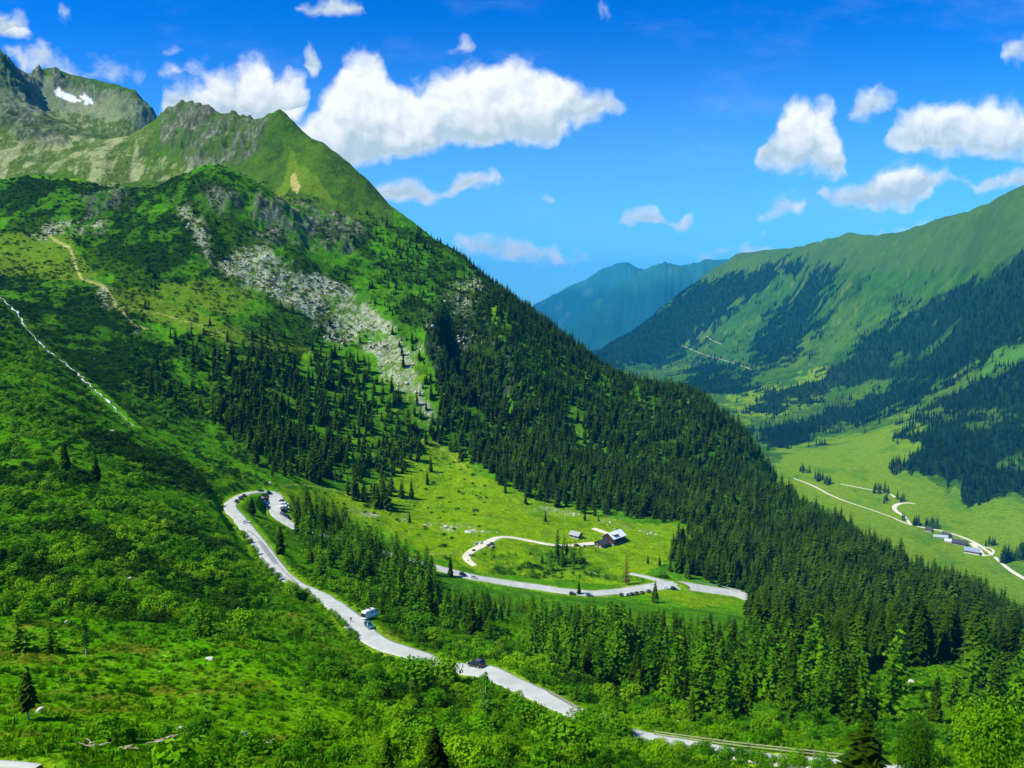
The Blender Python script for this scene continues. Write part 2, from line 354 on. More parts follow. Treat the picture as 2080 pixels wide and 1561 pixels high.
# ---------------------------------------------------------------- roads, tracks and the stream: centre lines cut into the relief
ROADS = {   # name: (list of (column, row, width m), nearest distance of search)
 'road': [(2000,1625,5),(1900,1592,5),(1800,1573,3.4),(1700,1556,3.4),(1600,1545,3.2),(1500,1531,3.0),(1400,1514,3.0),(1300,1498,3.6),(1175,1460,4.8),(1100,1418,5),(1040,1388,5.5),(985,1364,6.5),(930,1355,5.5),
   (890,1350,5),(850,1337,5.5),(810,1324,6),(765,1308,6.5),(742,1290,7),(722,1268,7.5),(700,1245,6.5),(665,1220,5.5),(630,1203,5.5),(600,1188,5.5),(580,1175,6),(560,1152,6.5),(535,1118,7),
   (512,1088,7),(492,1060,6.5),(470,1040,7),(464,1029,7.5),(473,1017,6.5),(492,1006,6),(515,1000,7),(545,999,8.5),(560,1006,9.5),(562,1020,10),(560,1035,9),(566,1050,8),(580,1062,6.5),
   (610,1077,5),(650,1086,5),(695,1096,5),(740,1112,5.5),(800,1130,6),(850,1144,6.5),(900,1158,7.5),(960,1173,8),(1020,1184,8.5),(1080,1193,8.5),(1140,1201,8),(1200,1206,8.5),(1260,1203,9),
   (1310,1196,10),(1350,1188,13),(1390,1190,14),(1440,1198,12),(1500,1210,10),(1540,1222,9)],
 'upper_road': [(-90,1558,.9),(-40,1560,.9),(0,1561,.9),(40,1563,.8),(80,1567,.8)],
 'side_road': [(1375,1190,5),(1345,1181,5),(1310,1172,4),(1280,1166,3.5)],
 'gravel_track': [(965,1150,3.5),(950,1140,5),(944,1132,6),(955,1122,6),(975,1111,7),(992,1102,8),(1003,1094,6),(1022,1090,4.5),(1050,1094,4),(1080,1100,4),(1110,1106,4),(1150,1110,5),(1185,1106,6),(1208,1104,7)],
 'yard_path': [(1205,1074,4),(1220,1078,5),(1234,1084,4)],
 'forest_road': [(1388,704,6),(1410,713,6),(1440,724,6),(1470,732,6),(1500,741,6),(1530,752,7)],
 'upper_forest_road': [(1436,684,6),(1446,692,6),(1466,700,7)],
 'valley_track': [(1612,972,4),(1640,982,5),(1660,991,6),(1682,1004,5),(1715,1018,4),(1770,1036,2.5),(1810,1050,3),(1835,1062,4),(1862,1070,5),(1900,1076,6),(1940,1086,6),(1970,1097,6),(1990,1108,7),(2010,1122,6),(2035,1145,6),(2058,1163,9),(2085,1178,8)],
 'meadow_track': [(1708,984,5),(1742,990,5),(1780,998,3),(1806,1000,4),(1818,1011,6)],
 'winding_track': [(1860,1024,3),(1845,1021,7),(1828,1022,8),(1813,1030,9),(1820,1040,8),(1838,1048,6),(1843,1058,5),(1850,1066,5)],
 'farm_yard': [(1975,1104,8),(1985,1112,12),(1990,1122,9),(2000,1130,5)],
 'farm_loop': [(1988,1110,4),(2012,1112,3.5),(2022,1119,3.5),(2018,1128,3.5),(1995,1130,3)],
}
STREAM = [(-20,590,4),(10,612,4),(25,628,4),(45,650,4.5),(60,675,4),(80,697,5),(98,712,5),(120,730,2.6),(140,745,2.6),(165,765,3.2),(195,795,3.4),(222,822,3.6),(243,840,3),(262,858,2),(275,866,1.6)]
def resample(pts, step):
    out = [pts[0]]; acc = 0
    for a, c in zip(pts[:-1], pts[1:]):
        L = math.hypot(c[0] - a[0], c[1] - a[1]); n = max(1, int(L / step))
        for i in range(1, n + 1): out.append(tuple(a[j] + (c[j] - a[j]) * i / n for j in range(len(a))))
    return np.array(out)
def smooth(a, n):
    a = a.copy()
    for _ in range(n): a[1:-1] = (a[:-2] + 2 * a[1:-1] + a[2:]) / 4
    return a
def trace(pts, ymin=60, sm=10, ymax=9e9, guess=None):
    px = resample(pts, 4); px = smooth(px, 3)
    P3 = []
    for x, y, w in px:
        h_ = hit(x, y, ymin)
        if h_ is not None and h_.y < ymax: P3.append((h_.x, h_.y, h_.z, w))
    P3 = np.array(P3)
    d = np.abs(np.diff(P3[:, 1])); m_ = np.median(P3[:, 1])
    # true length resample
    seg = np.hypot(np.diff(P3[:, 0]), np.diff(P3[:, 1])); s = np.concatenate([[0], np.cumsum(seg)])
    st = max(2.5, m_ / 250)
    n = max(3, int(s[-1] / st)); q = np.linspace(0, s[-1], n)
    P3 = np.stack([np.interp(q, s, P3[:, i]) for i in range(4)], 1)
    P3[:, :2] = smooth(P3[:, :2], 3); P3[:, 2] = smooth(P3[:, 2], sm)
    return P3
def carve(P3, extra=1.2, blend=5.0, dz=0.0):
    global ZZ
    cell = P3[:, 1].mean() / 300.0
    blend = blend + cell * 1.5; extra = extra + cell * .5
    best = np.full(ZZ.shape, 1e9); zr = np.zeros(ZZ.shape); wd = np.zeros(ZZ.shape)
    R_ = P3[:, 3].max() / 2 + extra + blend
    for i in range(len(P3) - 1):
        a, c = P3[i], P3[i + 1]
        y0, y1 = min(a[1], c[1]) - R_, max(a[1], c[1]) + R_
        i0, i1 = np.searchsorted(V, math.log(max(y0, 12.1))), np.searchsorted(V, math.log(y1)) + 1
        x0, x1 = min(a[0], c[0]) - R_, max(a[0], c[0]) + R_
        j0 = np.searchsorted(U, min(x0 / y0, x0 / y1)); j1 = np.searchsorted(U, max(x1 / y0, x1 / y1)) + 1
        sl_ = (slice(i0, i1), slice(j0, j1))
        X, Y = XX[sl_], YY[sl_]
        dx, dy = c[0] - a[0], c[1] - a[1]; L = dx * dx + dy * dy + 1e-9
        t = np.clip(((X - a[0]) * dx + (Y - a[1]) * dy) / L, 0, 1)
        d = np.hypot(X - a[0] - t * dx, Y - a[1] - t * dy)
        m_ = d < best[sl_]
        best[sl_] = np.where(m_, d, best[sl_]); zr[sl_] = np.where(m_, a[2] + (c[2] - a[2]) * t, zr[sl_]); wd[sl_] = np.where(m_, a[3] + (c[3] - a[3]) * t, wd[sl_])
    w = 1 - sstep(0, 1, (best - wd / 2 - extra) / blend)
    ZZ = np.where(w > 0, ZZ * (1 - w) + (zr + dz) * w, ZZ)
    return best - wd / 2
LINES = {}
for nm, pts in ROADS.items():
    LINES[nm] = trace(pts, 60 if nm == 'upper_road' else 75, 30 if nm == 'road' else 14)
rd = LINES['road']
road_dist = np.full(ZZ.shape, 1e9)
for nm, P3 in LINES.items():
    road_dist = np.minimum(road_dist, carve(P3, blend=6.0 if nm == 'road' else 3.0))
LINES['stream'] = trace(STREAM, 300, 6)
stream_dist = carve(LINES['stream'], extra=1.0, blend=4.0, dz=-0.5)
# level yards under the buildings
def level(px, py, r, ymin=75):
    global ZZ
    p = hit(px, py, ymin); d = np.hypot(XX - p.x, YY - p.y); w = 1 - sstep(r, r * 1.8, d)
    ZZ = ZZ * (1 - w) + p.z * w
    return p
SITES = {}
for nm, px, py, r in [('hut', 1240, 1104, 14), ('hay', 1170, 1092, 5), ('f1', 1887, 1080, 8), ('f2', 1923, 1094, 10), ('f3', 1955, 1108, 13), ('f4', 1974, 1124, 13)]:
    SITES[nm] = level(px, py, r)
EE = ZZ / YY
def ribbon(name, P3, lift, mat, off=0.0, wscale=1.0, thick=0.35, i0=0, i1=None, uvz=None):
    P = P3[i0:i1]; n = len(P)
    T = np.gradient(P[:, :2], axis=0); T /= np.linalg.norm(T, axis=1)[:, None] + 1e-9
    N = np.stack([T[:, 1], -T[:, 0]], 1)
    cols = [-1, -.8, -.4, 0, .4, .8, 1]
    vs = []
    jit = rng.normal(0, 0.25, (n, 2)); jit = smooth(jit, 2) * (0.6 + P[:, 3:4] / 12)
    for i in range(n):
        hw = P[i, 3] / 2 * wscale
        for c in cols:
            e = jit[i, 0] if c == -1 else jit[i, 1] if c == 1 else 0
            s = off + c * hw + e
            vs.append((P[i, 0] + N[i, 0] * s, P[i, 1] + N[i, 1] * s, P[i, 2] + lift + 0.05 * (1 - c * c)))
    k_ = len(cols); fs = []
    for i in range(n - 1):
        for j in range(k_ - 1): a = i * k_ + j; fs.append((a, a + 1, a + 1 + k_, a + k_))
    if thick:
        b0 = len(vs)
        for i in range(n):
            for j in (0, k_ - 1): x, y, z = vs[i * k_ + j]; vs.append((x, y, z - thick))
        for i in range(n - 1):
            fs.append((i * k_, i * k_ + k_, b0 + 2 * i + 2, b0 + 2 * i)); a = i * k_ + k_ - 1
            fs.append((a + k_, a, b0 + 2 * i + 1, b0 + 2 * i + 3))
    m = bpy.data.meshes.new(name); m.from_pydata(vs, [], fs); m.update()
    for p in m.polygons: p.use_smooth = True
    m.materials.append(mat)
    o = bpy.data.objects.new(name, m); C.objects.link(o); o['kind'] = 'structure'
    # face up
    return o
# ---------------------------------------------------------------- materials
def mat(name, col, rough=0.8, var=0.25, scale=3.0, bump=0.0, metal=0.0, spec=0.3, col2=None, coat=0.0, coords='Object'):
    m = bpy.data.materials.new(name); m.use_nodes = True; nt = m.node_tree; b = NB(nt)
    bs = nt.nodes['Principled BSDF']
    t = b.n('ShaderNodeTexCoord')
    nz_ = b.noise(t.outputs[coords], scale, 4, 0.6)
    c1 = tuple(min(1, c * (1 + var)) for c in col) + (1,); c0 = tuple(c * (1 - var) for c in (col2 or col)) + (1,)
    nt.links.new(b.mix(b.mapr(nz_, 0.35, 0.65, 0, 1), c0, c1), bs.inputs['Base Color'])
    bs.inputs['Roughness'].default_value = rough; bs.inputs['Metallic'].default_value = metal
    bs.inputs['Specular IOR Level'].default_value = spec; bs.inputs['Coat Weight'].default_value = coat
    if bump:
        bp = b.n('ShaderNodeBump'); bp.inputs['Strength'].default_value = bump; bp.inputs['Distance'].default_value = 0.1
        nt.links.new(nz_, bp.inputs['Height']); nt.links.new(bp.outputs[0], bs.inputs['Normal'])
    return m
def leafmat(name, cA, cB, cC, trans=0.25, rough=0.6, attr='tint', patch=0.06):
    """foliage: colour per plant (tint), per leaf clump (noise) and slow patches over the hillside"""
    m = bpy.data.materials.new(name); m.use_nodes = True; nt = m.node_tree; b = NB(nt)
    bs = nt.nodes['Principled BSDF']
    g = b.n('ShaderNodeNewGeometry')
    ai = b.n('ShaderNodeAttribute', attribute_type='INSTANCER', attribute_name=attr)
    oi = b.n('ShaderNodeObjectInfo')
    r = b.m('FRACT', b.m('ADD', ai.outputs['Fac'], oi.outputs['Random']))
    n1 = b.noise(g.outputs['Position'], 1.3, 2, 0.6)
    n2 = b.noise(g.outputs['Position'], patch, 2, 0.5)
    f = b.m('ADD', b.m('MULTIPLY', r, 0.55), b.m('MULTIPLY', b.m('SUBTRACT', n1, 0.5), 1.2), )
    c = b.mix(b.m('ADD', f, 0.12, clamp=True), cA + (1,), cB + (1,))
    c = b.mix(b.mapr(n2, 0.42, 0.66, 0, 0.75), c, cC + (1,))
    nt.links.new(c, bs.inputs['Base Color'])
    bs.inputs['Roughness'].default_value = rough; bs.inputs['Specular IOR Level'].default_value = 0.02
    if trans:
        tr = b.n('ShaderNodeBsdfTranslucent'); nt.links.new(c, tr.inputs['Color'])
        mx = b.n('ShaderNodeMixShader'); mx.inputs[0].default_value = trans
        nt.links.new(bs.outputs[0], mx.inputs[1]); nt.links.new(tr.outputs[0], mx.inputs[2])
        nt.links.new(mx.outputs[0], nt.nodes['Material Output'].inputs['Surface'])
    return m
M = {}
M['asphalt'] = mat('asphalt', (0.37, 0.385, 0.33), 0.9, 0.12, 0.22, 0.0, coords='Object')
M['patch'] = mat('asphalt_patch', (0.20, 0.215, 0.205), 0.85, 0.08, 0.3)
M['gravel'] = mat('gravel', (0.55, 0.51, 0.36), 0.95, 0.18, 0.35)
M['water'] = mat('white_water', (0.52, 0.56, 0.58), 0.4, 0.5, 0.35)
M['rock'] = mat('rock', (0.50, 0.51, 0.38), 0.95, 0.4, 0.5, 0.6)
M['dark_rock'] = mat('dark_rock', (0.14, 0.14, 0.12), 0.95, 0.5, 0.3, 0.6)
M['wood'] = mat('weathered_wood', (0.42, 0.36, 0.22), 0.9, 0.3, 2.0)
M['bark'] = mat('bark', (0.10, 0.075, 0.045), 0.95, 0.4, 3.0)
M['birch'] = mat('pale_bark', (0.45, 0.42, 0.30), 0.9, 0.3, 3.0)
M['spruce'] = leafmat('spruce_needles', (0.003, 0.010, 0.0002), (0.042, 0.098, 0.0006), (0.060, 0.135, 0.0008), 0.06)
M['far_spruce'] = leafmat('far_spruce_needles', (0.003, 0.016, 0.002), (0.012, 0.042, 0.003), (0.012, 0.042, 0.003), 0.0, patch=0.004)
M['larch'] = leafmat('larch_needles', (0.012, 0.055, 0.0005), (0.075, 0.215, 0.0008), (0.12, 0.28, 0.001), 0.18)
M['leaf'] = leafmat('alder_leaves', (0.018, 0.095, 0.0008), (0.105, 0.33, 0.001), (0.21, 0.40, 0.002), 0.2)
M['leaf_dark'] = leafmat('pine_scrub_needles', (0.006, 0.028, 0.0008), (0.024, 0.085, 0.001), (0.040, 0.12, 0.001), 0.15)
M['brown'] = leafmat('dry_needles', (0.10, 0.06, 0.01), (0.20, 0.10, 0.02), (0.2, 0.12, 0.02), 0.1)
# ---------------------------------------------------------------- ground colour (what grows or lies there, plus painted gully shade and far haze), one value per grid point
PX, PY = proj(UU, EE)
n_big = fbm(XX / 60, YY / 60, 61, 5); n_med = fbm(XX / 14, YY / 14, 71, 5, .6); n_fin = fbm(XX / 4, YY / 4, 81, 4, .6)
n_far = fbm(XX / 260, YY / 260, 91, 6, .6)
wsc = np.clip(YY / 1000, 0.6, 2)
wfar = 1 + 2.2 * sstep(1100, 1400, YY)
wx = PX + 20 * wfar * fbm(XX / (30 * wsc), YY / (30 * wsc), 131, 5, .6); wy = PY + 12 * wfar ** .5 * fbm(XX / (30 * wsc), YY / (30 * wsc), 141, 5, .6)
col = np.zeros(ZZ.shape + (3,))
def mixc(mask, c, a=1.0):
    w = np.clip(mask * a, 0, 1)[..., None]
    col[:] = col * (1 - w) + np.array(c) * w
def P(poly, y0=0, y1=1e9, w=1): return (inpoly(wx if w else PX, wy if w else PY, poly) & (YY >= y0) & (YY < y1)).astype(float)
GR = (0.070, 0.235, 0.001); YG = (0.165, 0.310, 0.001); DG = (0.022, 0.10, 0.001); DK = (0.006, 0.026, 0.001)
col[:] = GR
mixc(sstep(-.2, .5, n_big), YG, 0.5); mixc(sstep(.0, .5, -n_med), DG, 0.7)
mixc(sstep(.35, .6, n_fin) * (YY < 900), (0.16, 0.27, 0.02), 0.5)
# shrubs and deep green scrub: density maps reused for planting
mtn = (YY > 480) & (PX < 1620) & (YY < 1450)
matn = sstep(-0.12, 0.12, n_big * 0.8 + n_med * 0.5 + 0.06)
D_mat = np.zeros(ZZ.shape)
for poly, y0, y1, s in [([(-400,360),(200,370),(450,330),(620,400),(860,460),(1000,560),(1000,700),(860,720),(640,700),(600,760),(450,700),(300,850),(-400,560)], 560, 1300, 0.8),
   ([(0,540),(160,560),(330,680),(420,900),(280,860),(130,720),(0,600)], 500, 1000, 1.0), ([(160,430),(420,440),(480,520),(350,590),(200,500),(60,480)], 600, 1300, 1.0),
   ([(-400,380),(60,360),(190,380),(330,400),(330,350),(440,335),(520,365),(580,400),(500,420),(330,420),(150,440),(-400,440)], 800, 1200, 1.0)]:
    D_mat = np.maximum(D_mat, P(poly, y0, y1) * s * np.where(s >= 1, np.clip(matn + .35, 0, 1), matn))
mixc(D_mat, DK, 0.93)
# grass slopes high up
mixc(((YY >= 1150) & (YY < 2400) & (PX < 800)) * 1.0, (0.06, 0.13, 0.008))
mixc(((YY >= 1150) & (YY < 2400) & (PX < 800)) * sstep(-.1, .3, n_med), (0.035, 0.085, 0.008), 0.8)
# path meadows, yellowish
for poly in ([(0,470),(130,480),(200,560),(150,575),(0,555)], [(190,570),(280,590),(420,640),(560,690),(700,730),(640,720),(480,700),(330,660),(240,625)],
             [(300,590),(440,560),(520,600),(480,640),(380,620)], [(540,430),(600,300),(640,360),(700,420),(640,400),(590,380)]):
    mixc(P(poly, 480, 1500), (0.11, 0.19, 0.008), 0.8)
# the hut meadow
mead = P([(790,960),(860,890),(910,900),(960,960),(1080,1010),(1200,1045),(1300,1060),(1450,1080),(1430,1120),(1330,1150),(1300,1180),(1500,1225),(1400,1240),(1260,1190),(1000,1165),(860,1130),(780,1070),(700,1050),(580,1040),(570,990),(700,1000)], 380, 850)
mixc(mead, (0.150, 0.290, 0.001), 0.95); mixc(mead * sstep(-.1, .4, n_med), (0.080, 0.195, 0.001), 0.8)
mixc(mead * sstep(.1, .5, n_fin), (0.20, 0.25, 0.01), 0.6)
# rock and scree
D_scree = np.zeros(ZZ.shape)
SC = [([(350,410),(400,440),(430,520),(520,500),(610,545),(680,560),(740,620),(800,650),(830,720),(860,790),(885,850),(860,850),(780,760),(730,690),(660,690),(620,630),(560,600),(470,560),(415,520),(385,470)], 700, 1300, 1.0),
      ([(60,470),(130,455),(210,445),(215,460),(150,480),(80,485)], 700, 1200, 1.0), ([(190,575),(215,575),(235,610),(215,620)], 600, 1100, .7), ([(250,640),(275,660),(280,680),(262,668)], 600, 1100, .8),
      ([(760,700),(860,690),(930,660),(990,700),(960,740),(900,740),(880,700),(800,730)], 700, 1200, 0.45), ([(800,1045),(700,1035),(760,1050),(870,1068),(1000,1085),(960,1072)], 400, 700, 0.6),
      ([(970,560),(1000,600),(930,640),(900,600)], 700, 1200, 0.7), ([(1050,1030),(1180,1050),(1330,1090),(1400,1130),(1380,1100),(1250,1050),(1120,1025)], 400, 800, 0.25)]
scn = sstep(-0.35, 0.1, n_fin + n_med * 0.6)
for poly, y0, y1, s in SC: D_scree = np.maximum(D_scree, P(poly, y0, y1) * s)
for _ in range(14): D_scree[1:-1, 1:-1] = (D_scree[1:-1, 1:-1] + D_scree[:-2, 1:-1] + D_scree[2:, 1:-1] + D_scree[1:-1, :-2] + D_scree[1:-1, 2:]) / 5
D_scree = np.clip(D_scree * 1.25 - 1.0 * sstep(-.15, .4, fbm(XX / 16, YY / 22, 163, 5, .65)), 0, 1)
up = np.zeros(ZZ.shape)
for poly in ([(-300,180),(0,200),(90,235),(160,300),(340,300),(300,370),(230,385),(150,350),(80,355),(0,360),(-300,350)],
             [(100,170),(200,185),(330,240),(345,290),(250,330),(140,280),(80,230),(20,210),(60,150)], [(340,330),(300,370),(350,380),(420,340),(500,300),(420,310)]):
    up = np.maximum(up, P(poly, 1150, 2600))
ups = up * sstep(-.35, .15, n_med + n_big * .5)
mixc(up, (0.075, 0.125, 0.012), 0.85); mixc(up * sstep(-.05, .25, fbm(XX / 22 + YY / 60, YY / 90, 93, 5, .6)), (0.27, 0.31, 0.12), 0.85); mixc(up * sstep(.1, .5, n_fin), (0.30, 0.33, 0.18), 0.6); mixc(up * sstep(.1, .4, fbm(XX / 35, YY / 35, 97, 5, .65)), (0.035, 0.075, 0.008), 0.8)
mixc(P([(20,140),(130,165),(300,200),(345,245),(330,270),(200,230),(60,230),(-200,180)], 1700, 2600), (0.20, 0.25, 0.12), 0.7)
mixc(D_scree, (0.11, 0.16, 0.02), 0.6); mixc(D_scree * scn, (0.38, 0.41, 0.24), 0.9)
cr = np.clip(crag * 1.3, 0, 1)
mixc(cr * sstep(-.3, .2, n_fin * .8 + n_med), (0.095, 0.105, 0.065), 0.85); mixc(cr * sstep(.15, .5, n_fin * .8 + n_med * .5), (0.27, 0.28, 0.20), 0.75); mixc(cr * sstep(.0, .4, n_big + n_med * .5), (0.04, 0.10, 0.004), 0.65); mixc(cr * sstep(.15, .5, -n_fin), (0.05, 0.06, 0.03), 0.8)
mixc(P([(590,360),(612,352),(625,380),(615,400),(600,385)], 1000, 1500), (0.40, 0.33, 0.10), 0.8)
gully_shade = P([(872,640),(960,650),(1040,700),(1060,770),(1020,830),(930,830),(890,770),(860,700)], 700, 1250)  # cloud shadow over the gully, painted as near-black ground
mixc(gully_shade, (0.014, 0.024, 0.006), 0.85); mixc(gully_shade * sstep(.1, .4, n_fin + n_med * .5), (0.10, 0.10, 0.08), 0.7)
# trodden paths
for pts, y0, y1, c in [([(100,480,2.6),(140,505,3),(152,540,3.5),(165,565,2.5),(210,580,2.5),(235,615,2.5),(270,660,2),(300,670,1)], 480, 1100, (0.42,0.38,0.12)),
     ([(230,620,1.5),(330,640,1.5),(400,660,1.5),(450,675,1.5),(472,705,2)], 480, 1100, (0.26,0.30,0.05)), ([(730,850,1.5),(800,835,1.5),(825,815,1.5),(830,800,1)], 600, 1000, (.26,.32,.05)),
     ([(0,830,2),(110,855,2.5),(180,885,2.5),(240,915,2.5),(330,930,2)], 250, 600, (.30,.36,.05)), ([(320,1310,7),(380,1370,9),(430,1440,11),(470,1480,12)], 60, 260, (0.10,0.27,0.006)),
     ([(560,995,1.2),(580,985,1.2),(620,985,1.5),(700,1000,1),(750,1010,1)], 380, 700, (.26,.32,.05)), ([(830,1128,1.2),(900,1125,1.2),(945,1126,1.5)], 380, 700, (.26,.32,.05)),
     ([(940,950,1.5),(905,915,1.5),(860,890,1.5),(850,905,1)], 500, 900, (.3,.34,.05))]:
    d, w = near_line(wx * .3 + PX * .7, wy * .3 + PY * .7, pts); mixc(((1 - sstep(.5, 1.3, d / w)) * (YY > y0) * (YY < y1)), c, 0.85)
# snow
snow = np.maximum(P([(108,183),(120,181),(145,194),(167,205),(150,208),(128,201),(113,194)], 1700, 2600, 0), P([(161,195),(172,193),(192,208),(183,212),(172,205)], 1700, 2600, 0))
snow = np.maximum(snow, P([(170,206),(182,209),(178,213),(170,211)], 1700, 2600, 0))
# brownish heath close by
mixc((YY < 230) * (PX < 900) * sstep(.15, .5, fbm(XX / 9, YY / 9, 151, 5, .6)), (0.15, 0.13, 0.01), 0.7)
mixc((YY < 260) * sstep(.2, .6, fbm(XX / 5, YY / 5, 171, 4)), (0.14, 0.22, 0.01), 0.5)
# right hand mountain and valley
rt = ((PX > 1080) & (YY > 1150)) * 1.0
mixc(rt, (0.036, 0.112, 0.0005)); mixc(rt * sstep(-.2, .4, n_far), (0.080, 0.160, 0.0005), 0.7); mixc(rt * sstep(-.05, .35, fbm(XX / 50, YY / 50, 191, 6, .65)), (0.022, 0.075, 0.004), 0.8); mixc(rt * sstep(.3, .55, fbm(XX / 30, YY / 60, 192, 5, .65)), (0.15, 0.19, 0.04), 0.6); mixc(rt * sstep(.1, .4, fbm(XX / 16, YY / 16, 194, 5, .65)), (0.016, 0.065, 0.002), 0.7)
mixc(rt * (ZZ > 120) * (YY > 2400), (0.060, 0.12, 0.018), 0.5)
vm = np.maximum(P([(1590,915),(1760,880),(1880,840),(2300,640),(2300,760),(1980,800),(1850,880),(1890,905),(1840,945),(1950,1020),(2300,1010),(2300,1260),(2100,1260),(1900,1180),(1600,1000)], 1000, 3000),
    P([(1480,810),(1560,790),(1700,740),(1800,700),(1700,790),(1600,840),(1520,860)], 1500, 4500))
mixc(vm, (0.135, 0.230, 0.0003), 0.95); mixc(vm * sstep(.0, .5, fbm(XX / 40, YY / 70, 201, 5, .6)), (0.055, 0.165, 0.001), 0.75)
mixc(P([(1980,690),(2300,560),(2300,720),(1980,790)], 1500, 3200), (.08,.22,.008), 0.6)
D_far = np.zeros(ZZ.shape)
FARF = [[(2400,430),(2080,520),(2000,560),(1930,600),(1850,650),(1750,690),(1690,750),(1650,780),(1560,790),(1520,820),(1540,850),(1600,835),(1700,790),(1790,775),(1870,760),(1960,720),(2080,660),(2400,560)],
 [(2400,640),(2080,735),(1980,780),(1890,835),(1815,878),(1865,905),(1815,942),(1850,962),(1925,980),(1930,1020),(1960,1032),(2010,1020),(2080,1005),(2400,960)],
 [(1550,868),(1640,850),(1740,815),(1850,765),(1960,715),(2080,655),(2300,560),(2300,600),(2080,690),(1960,755),(1850,815),(1750,862),(1620,908),(1570,915)],
 [(1700,530),(1690,600),(1650,680),(1600,735),(1530,752),(1535,700),(1565,640),(1630,570)],
 [(1640,520),(1600,560),(1500,620),(1420,690),(1360,745),(1220,735),(1200,700),(1300,650),(1400,580),(1500,555)],
 [(1395,755),(1440,722),(1530,757),(1545,792),(1480,808),(1380,790)], [(1130,690),(1200,655),(1300,690),(1250,760),(1200,760)],
 [(1720,720),(1760,690),(1880,610),(1960,580),(1900,650),(1800,700)]]
for poly in FARF: D_far = np.maximum(D_far, P(poly, 1150, 12000))
strip = sstep(.28, .36, np.abs(fbm((XX * .8 + YY * .35) / 150, (YY * .5 - XX * .3) / 420, 211, 3)) )
hole = .8 * sstep(.32, .46, fbm(XX / 110, YY / 160, 221, 4, .6)) * (YY < 4200)
D_far = D_far * (1 - hole)
D_far = np.maximum(D_far, rt * (YY < 6000) * (ZZ < 150) * (1 - vm) * sstep(.3, .45, fbm(XX / 90, YY / 130, 231, 4, .6)) * 0.5)
mixc(D_far, (0.006, 0.024, 0.003), 0.93)
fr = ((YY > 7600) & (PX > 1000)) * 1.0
mixc(fr, (0.025, 0.13, 0.11)); mixc(fr * sstep(300, -50, ZZ + n_far * 150), (0.008, 0.065, 0.075), 0.75); mixc(fr * sstep(.2, .5, n_far) , (0.06, 0.15, 0.10), 0.5)  # far ranges: blue of the haze mixed into the ground colour
# verges
verge = (1 - sstep(0.8, 2.2 + YY / 400, road_dist)) * (YY < 800)
mixc(verge, (0.16, 0.28, 0.008), 0.75)
# forest floors
D_spruce = np.zeros(ZZ.shape)
def addD(D, poly, y0, y1, v_): return np.maximum(D, P(poly, y0, y1) * v_)
F1 = [(985,560),(1100,640),(1250,760),(1460,825),(1560,950),(1610,1000),(1560,1080),(1440,1075),(1350,1055),(1200,1030),(1080,1000),(1010,965),(950,925),(905,880),(890,840),(900,815),(980,820),(1000,760),(985,700),(970,620)]
DUMMY = 0
F2 = [(360,690),(520,700),(620,730),(700,740),(750,800),(800,850),(850,860),(850,900),(800,950),(785,1015),(750,1030),(700,980),(600,970),(540,960),(490,900),(430,850)]
F3 = [(1370,1120),(1450,1075),(1530,1060),(1600,985),(1800,1110),(2080,1250),(2500,1450),(2400,1500),(2080,1440),(1900,1400),(1700,1380),(1560,1330),(1520,1250),(1500,1190),(1380,1165)]
F4 = [(560,1040),(650,1040),(800,1120),(900,1170),(1080,1200),(1300,1225),(1360,1240),(1500,1250),(1560,1330),(1700,1380),(2100,1400),(2400,1480),(2400,1540),(2000,1500),(1700,1480),(1540,1470),(1400,1460),(1250,1410),(1160,1380),(1000,1300),(820,1240),(700,1180),(620,1110)]
F5 = [(730,440),(850,470),(1000,570),(1010,720),(860,740),(780,640)]
D_spruce = addD(D_spruce, F1, 600, 1150, 0.85); D_spruce = addD(D_spruce, F2, 480, 1000, 0.42); D_spruce = addD(D_spruce, F3, 200, 800, 0.9); D_spruce = addD(D_spruce, F5, 700, 1250, 0.22)
D_spruce = addD(D_spruce, [(620,700),(700,720),(870,840),(900,900),(850,900),(700,800)], 600, 1000, 0.3)
D_spruce = addD(D_spruce, [(880,660),(1000,650),(1060,700),(1060,800),(960,840),(900,790)], 700, 1250, 0.9); D_spruce = addD(D_spruce, [(1010,540),(1250,740),(1470,810),(1500,870),(1300,820),(1150,730),(1020,620)], 700, 1200, 1.0)  # first polygon: gully spruces packed denser to darken it
glade = sstep(.12, .36, fbm(XX / 20, YY / 50, 241, 4, .6))
D_spruce = D_spruce * (1 - glade * 0.9)
D_larch = P(F4, 130, 560) * (1 - 0.9 * sstep(.0, .3, fbm(XX / 15, YY / 22, 247, 4, .6)))
D_larch = np.maximum(D_larch, P([(480,1020),(560,1040),(640,1150),(720,1220),(800,1260),(760,1250),(660,1190),(600,1120),(500,1050)], 200, 500) * 0.5)
D_larch = np.maximum(D_larch, P([(1080,1110),(1180,1110),(1190,1165),(1090,1160)], 380, 600) * .9)
mixc(np.clip(D_spruce, 0, 1), (0.016, 0.060, 0.001), 0.7); mixc(D_larch, (0.035, 0.13, 0.005), 0.6)
D_shrub = np.zeros(ZZ.shape)   # broadleaved scrub on the near slopes
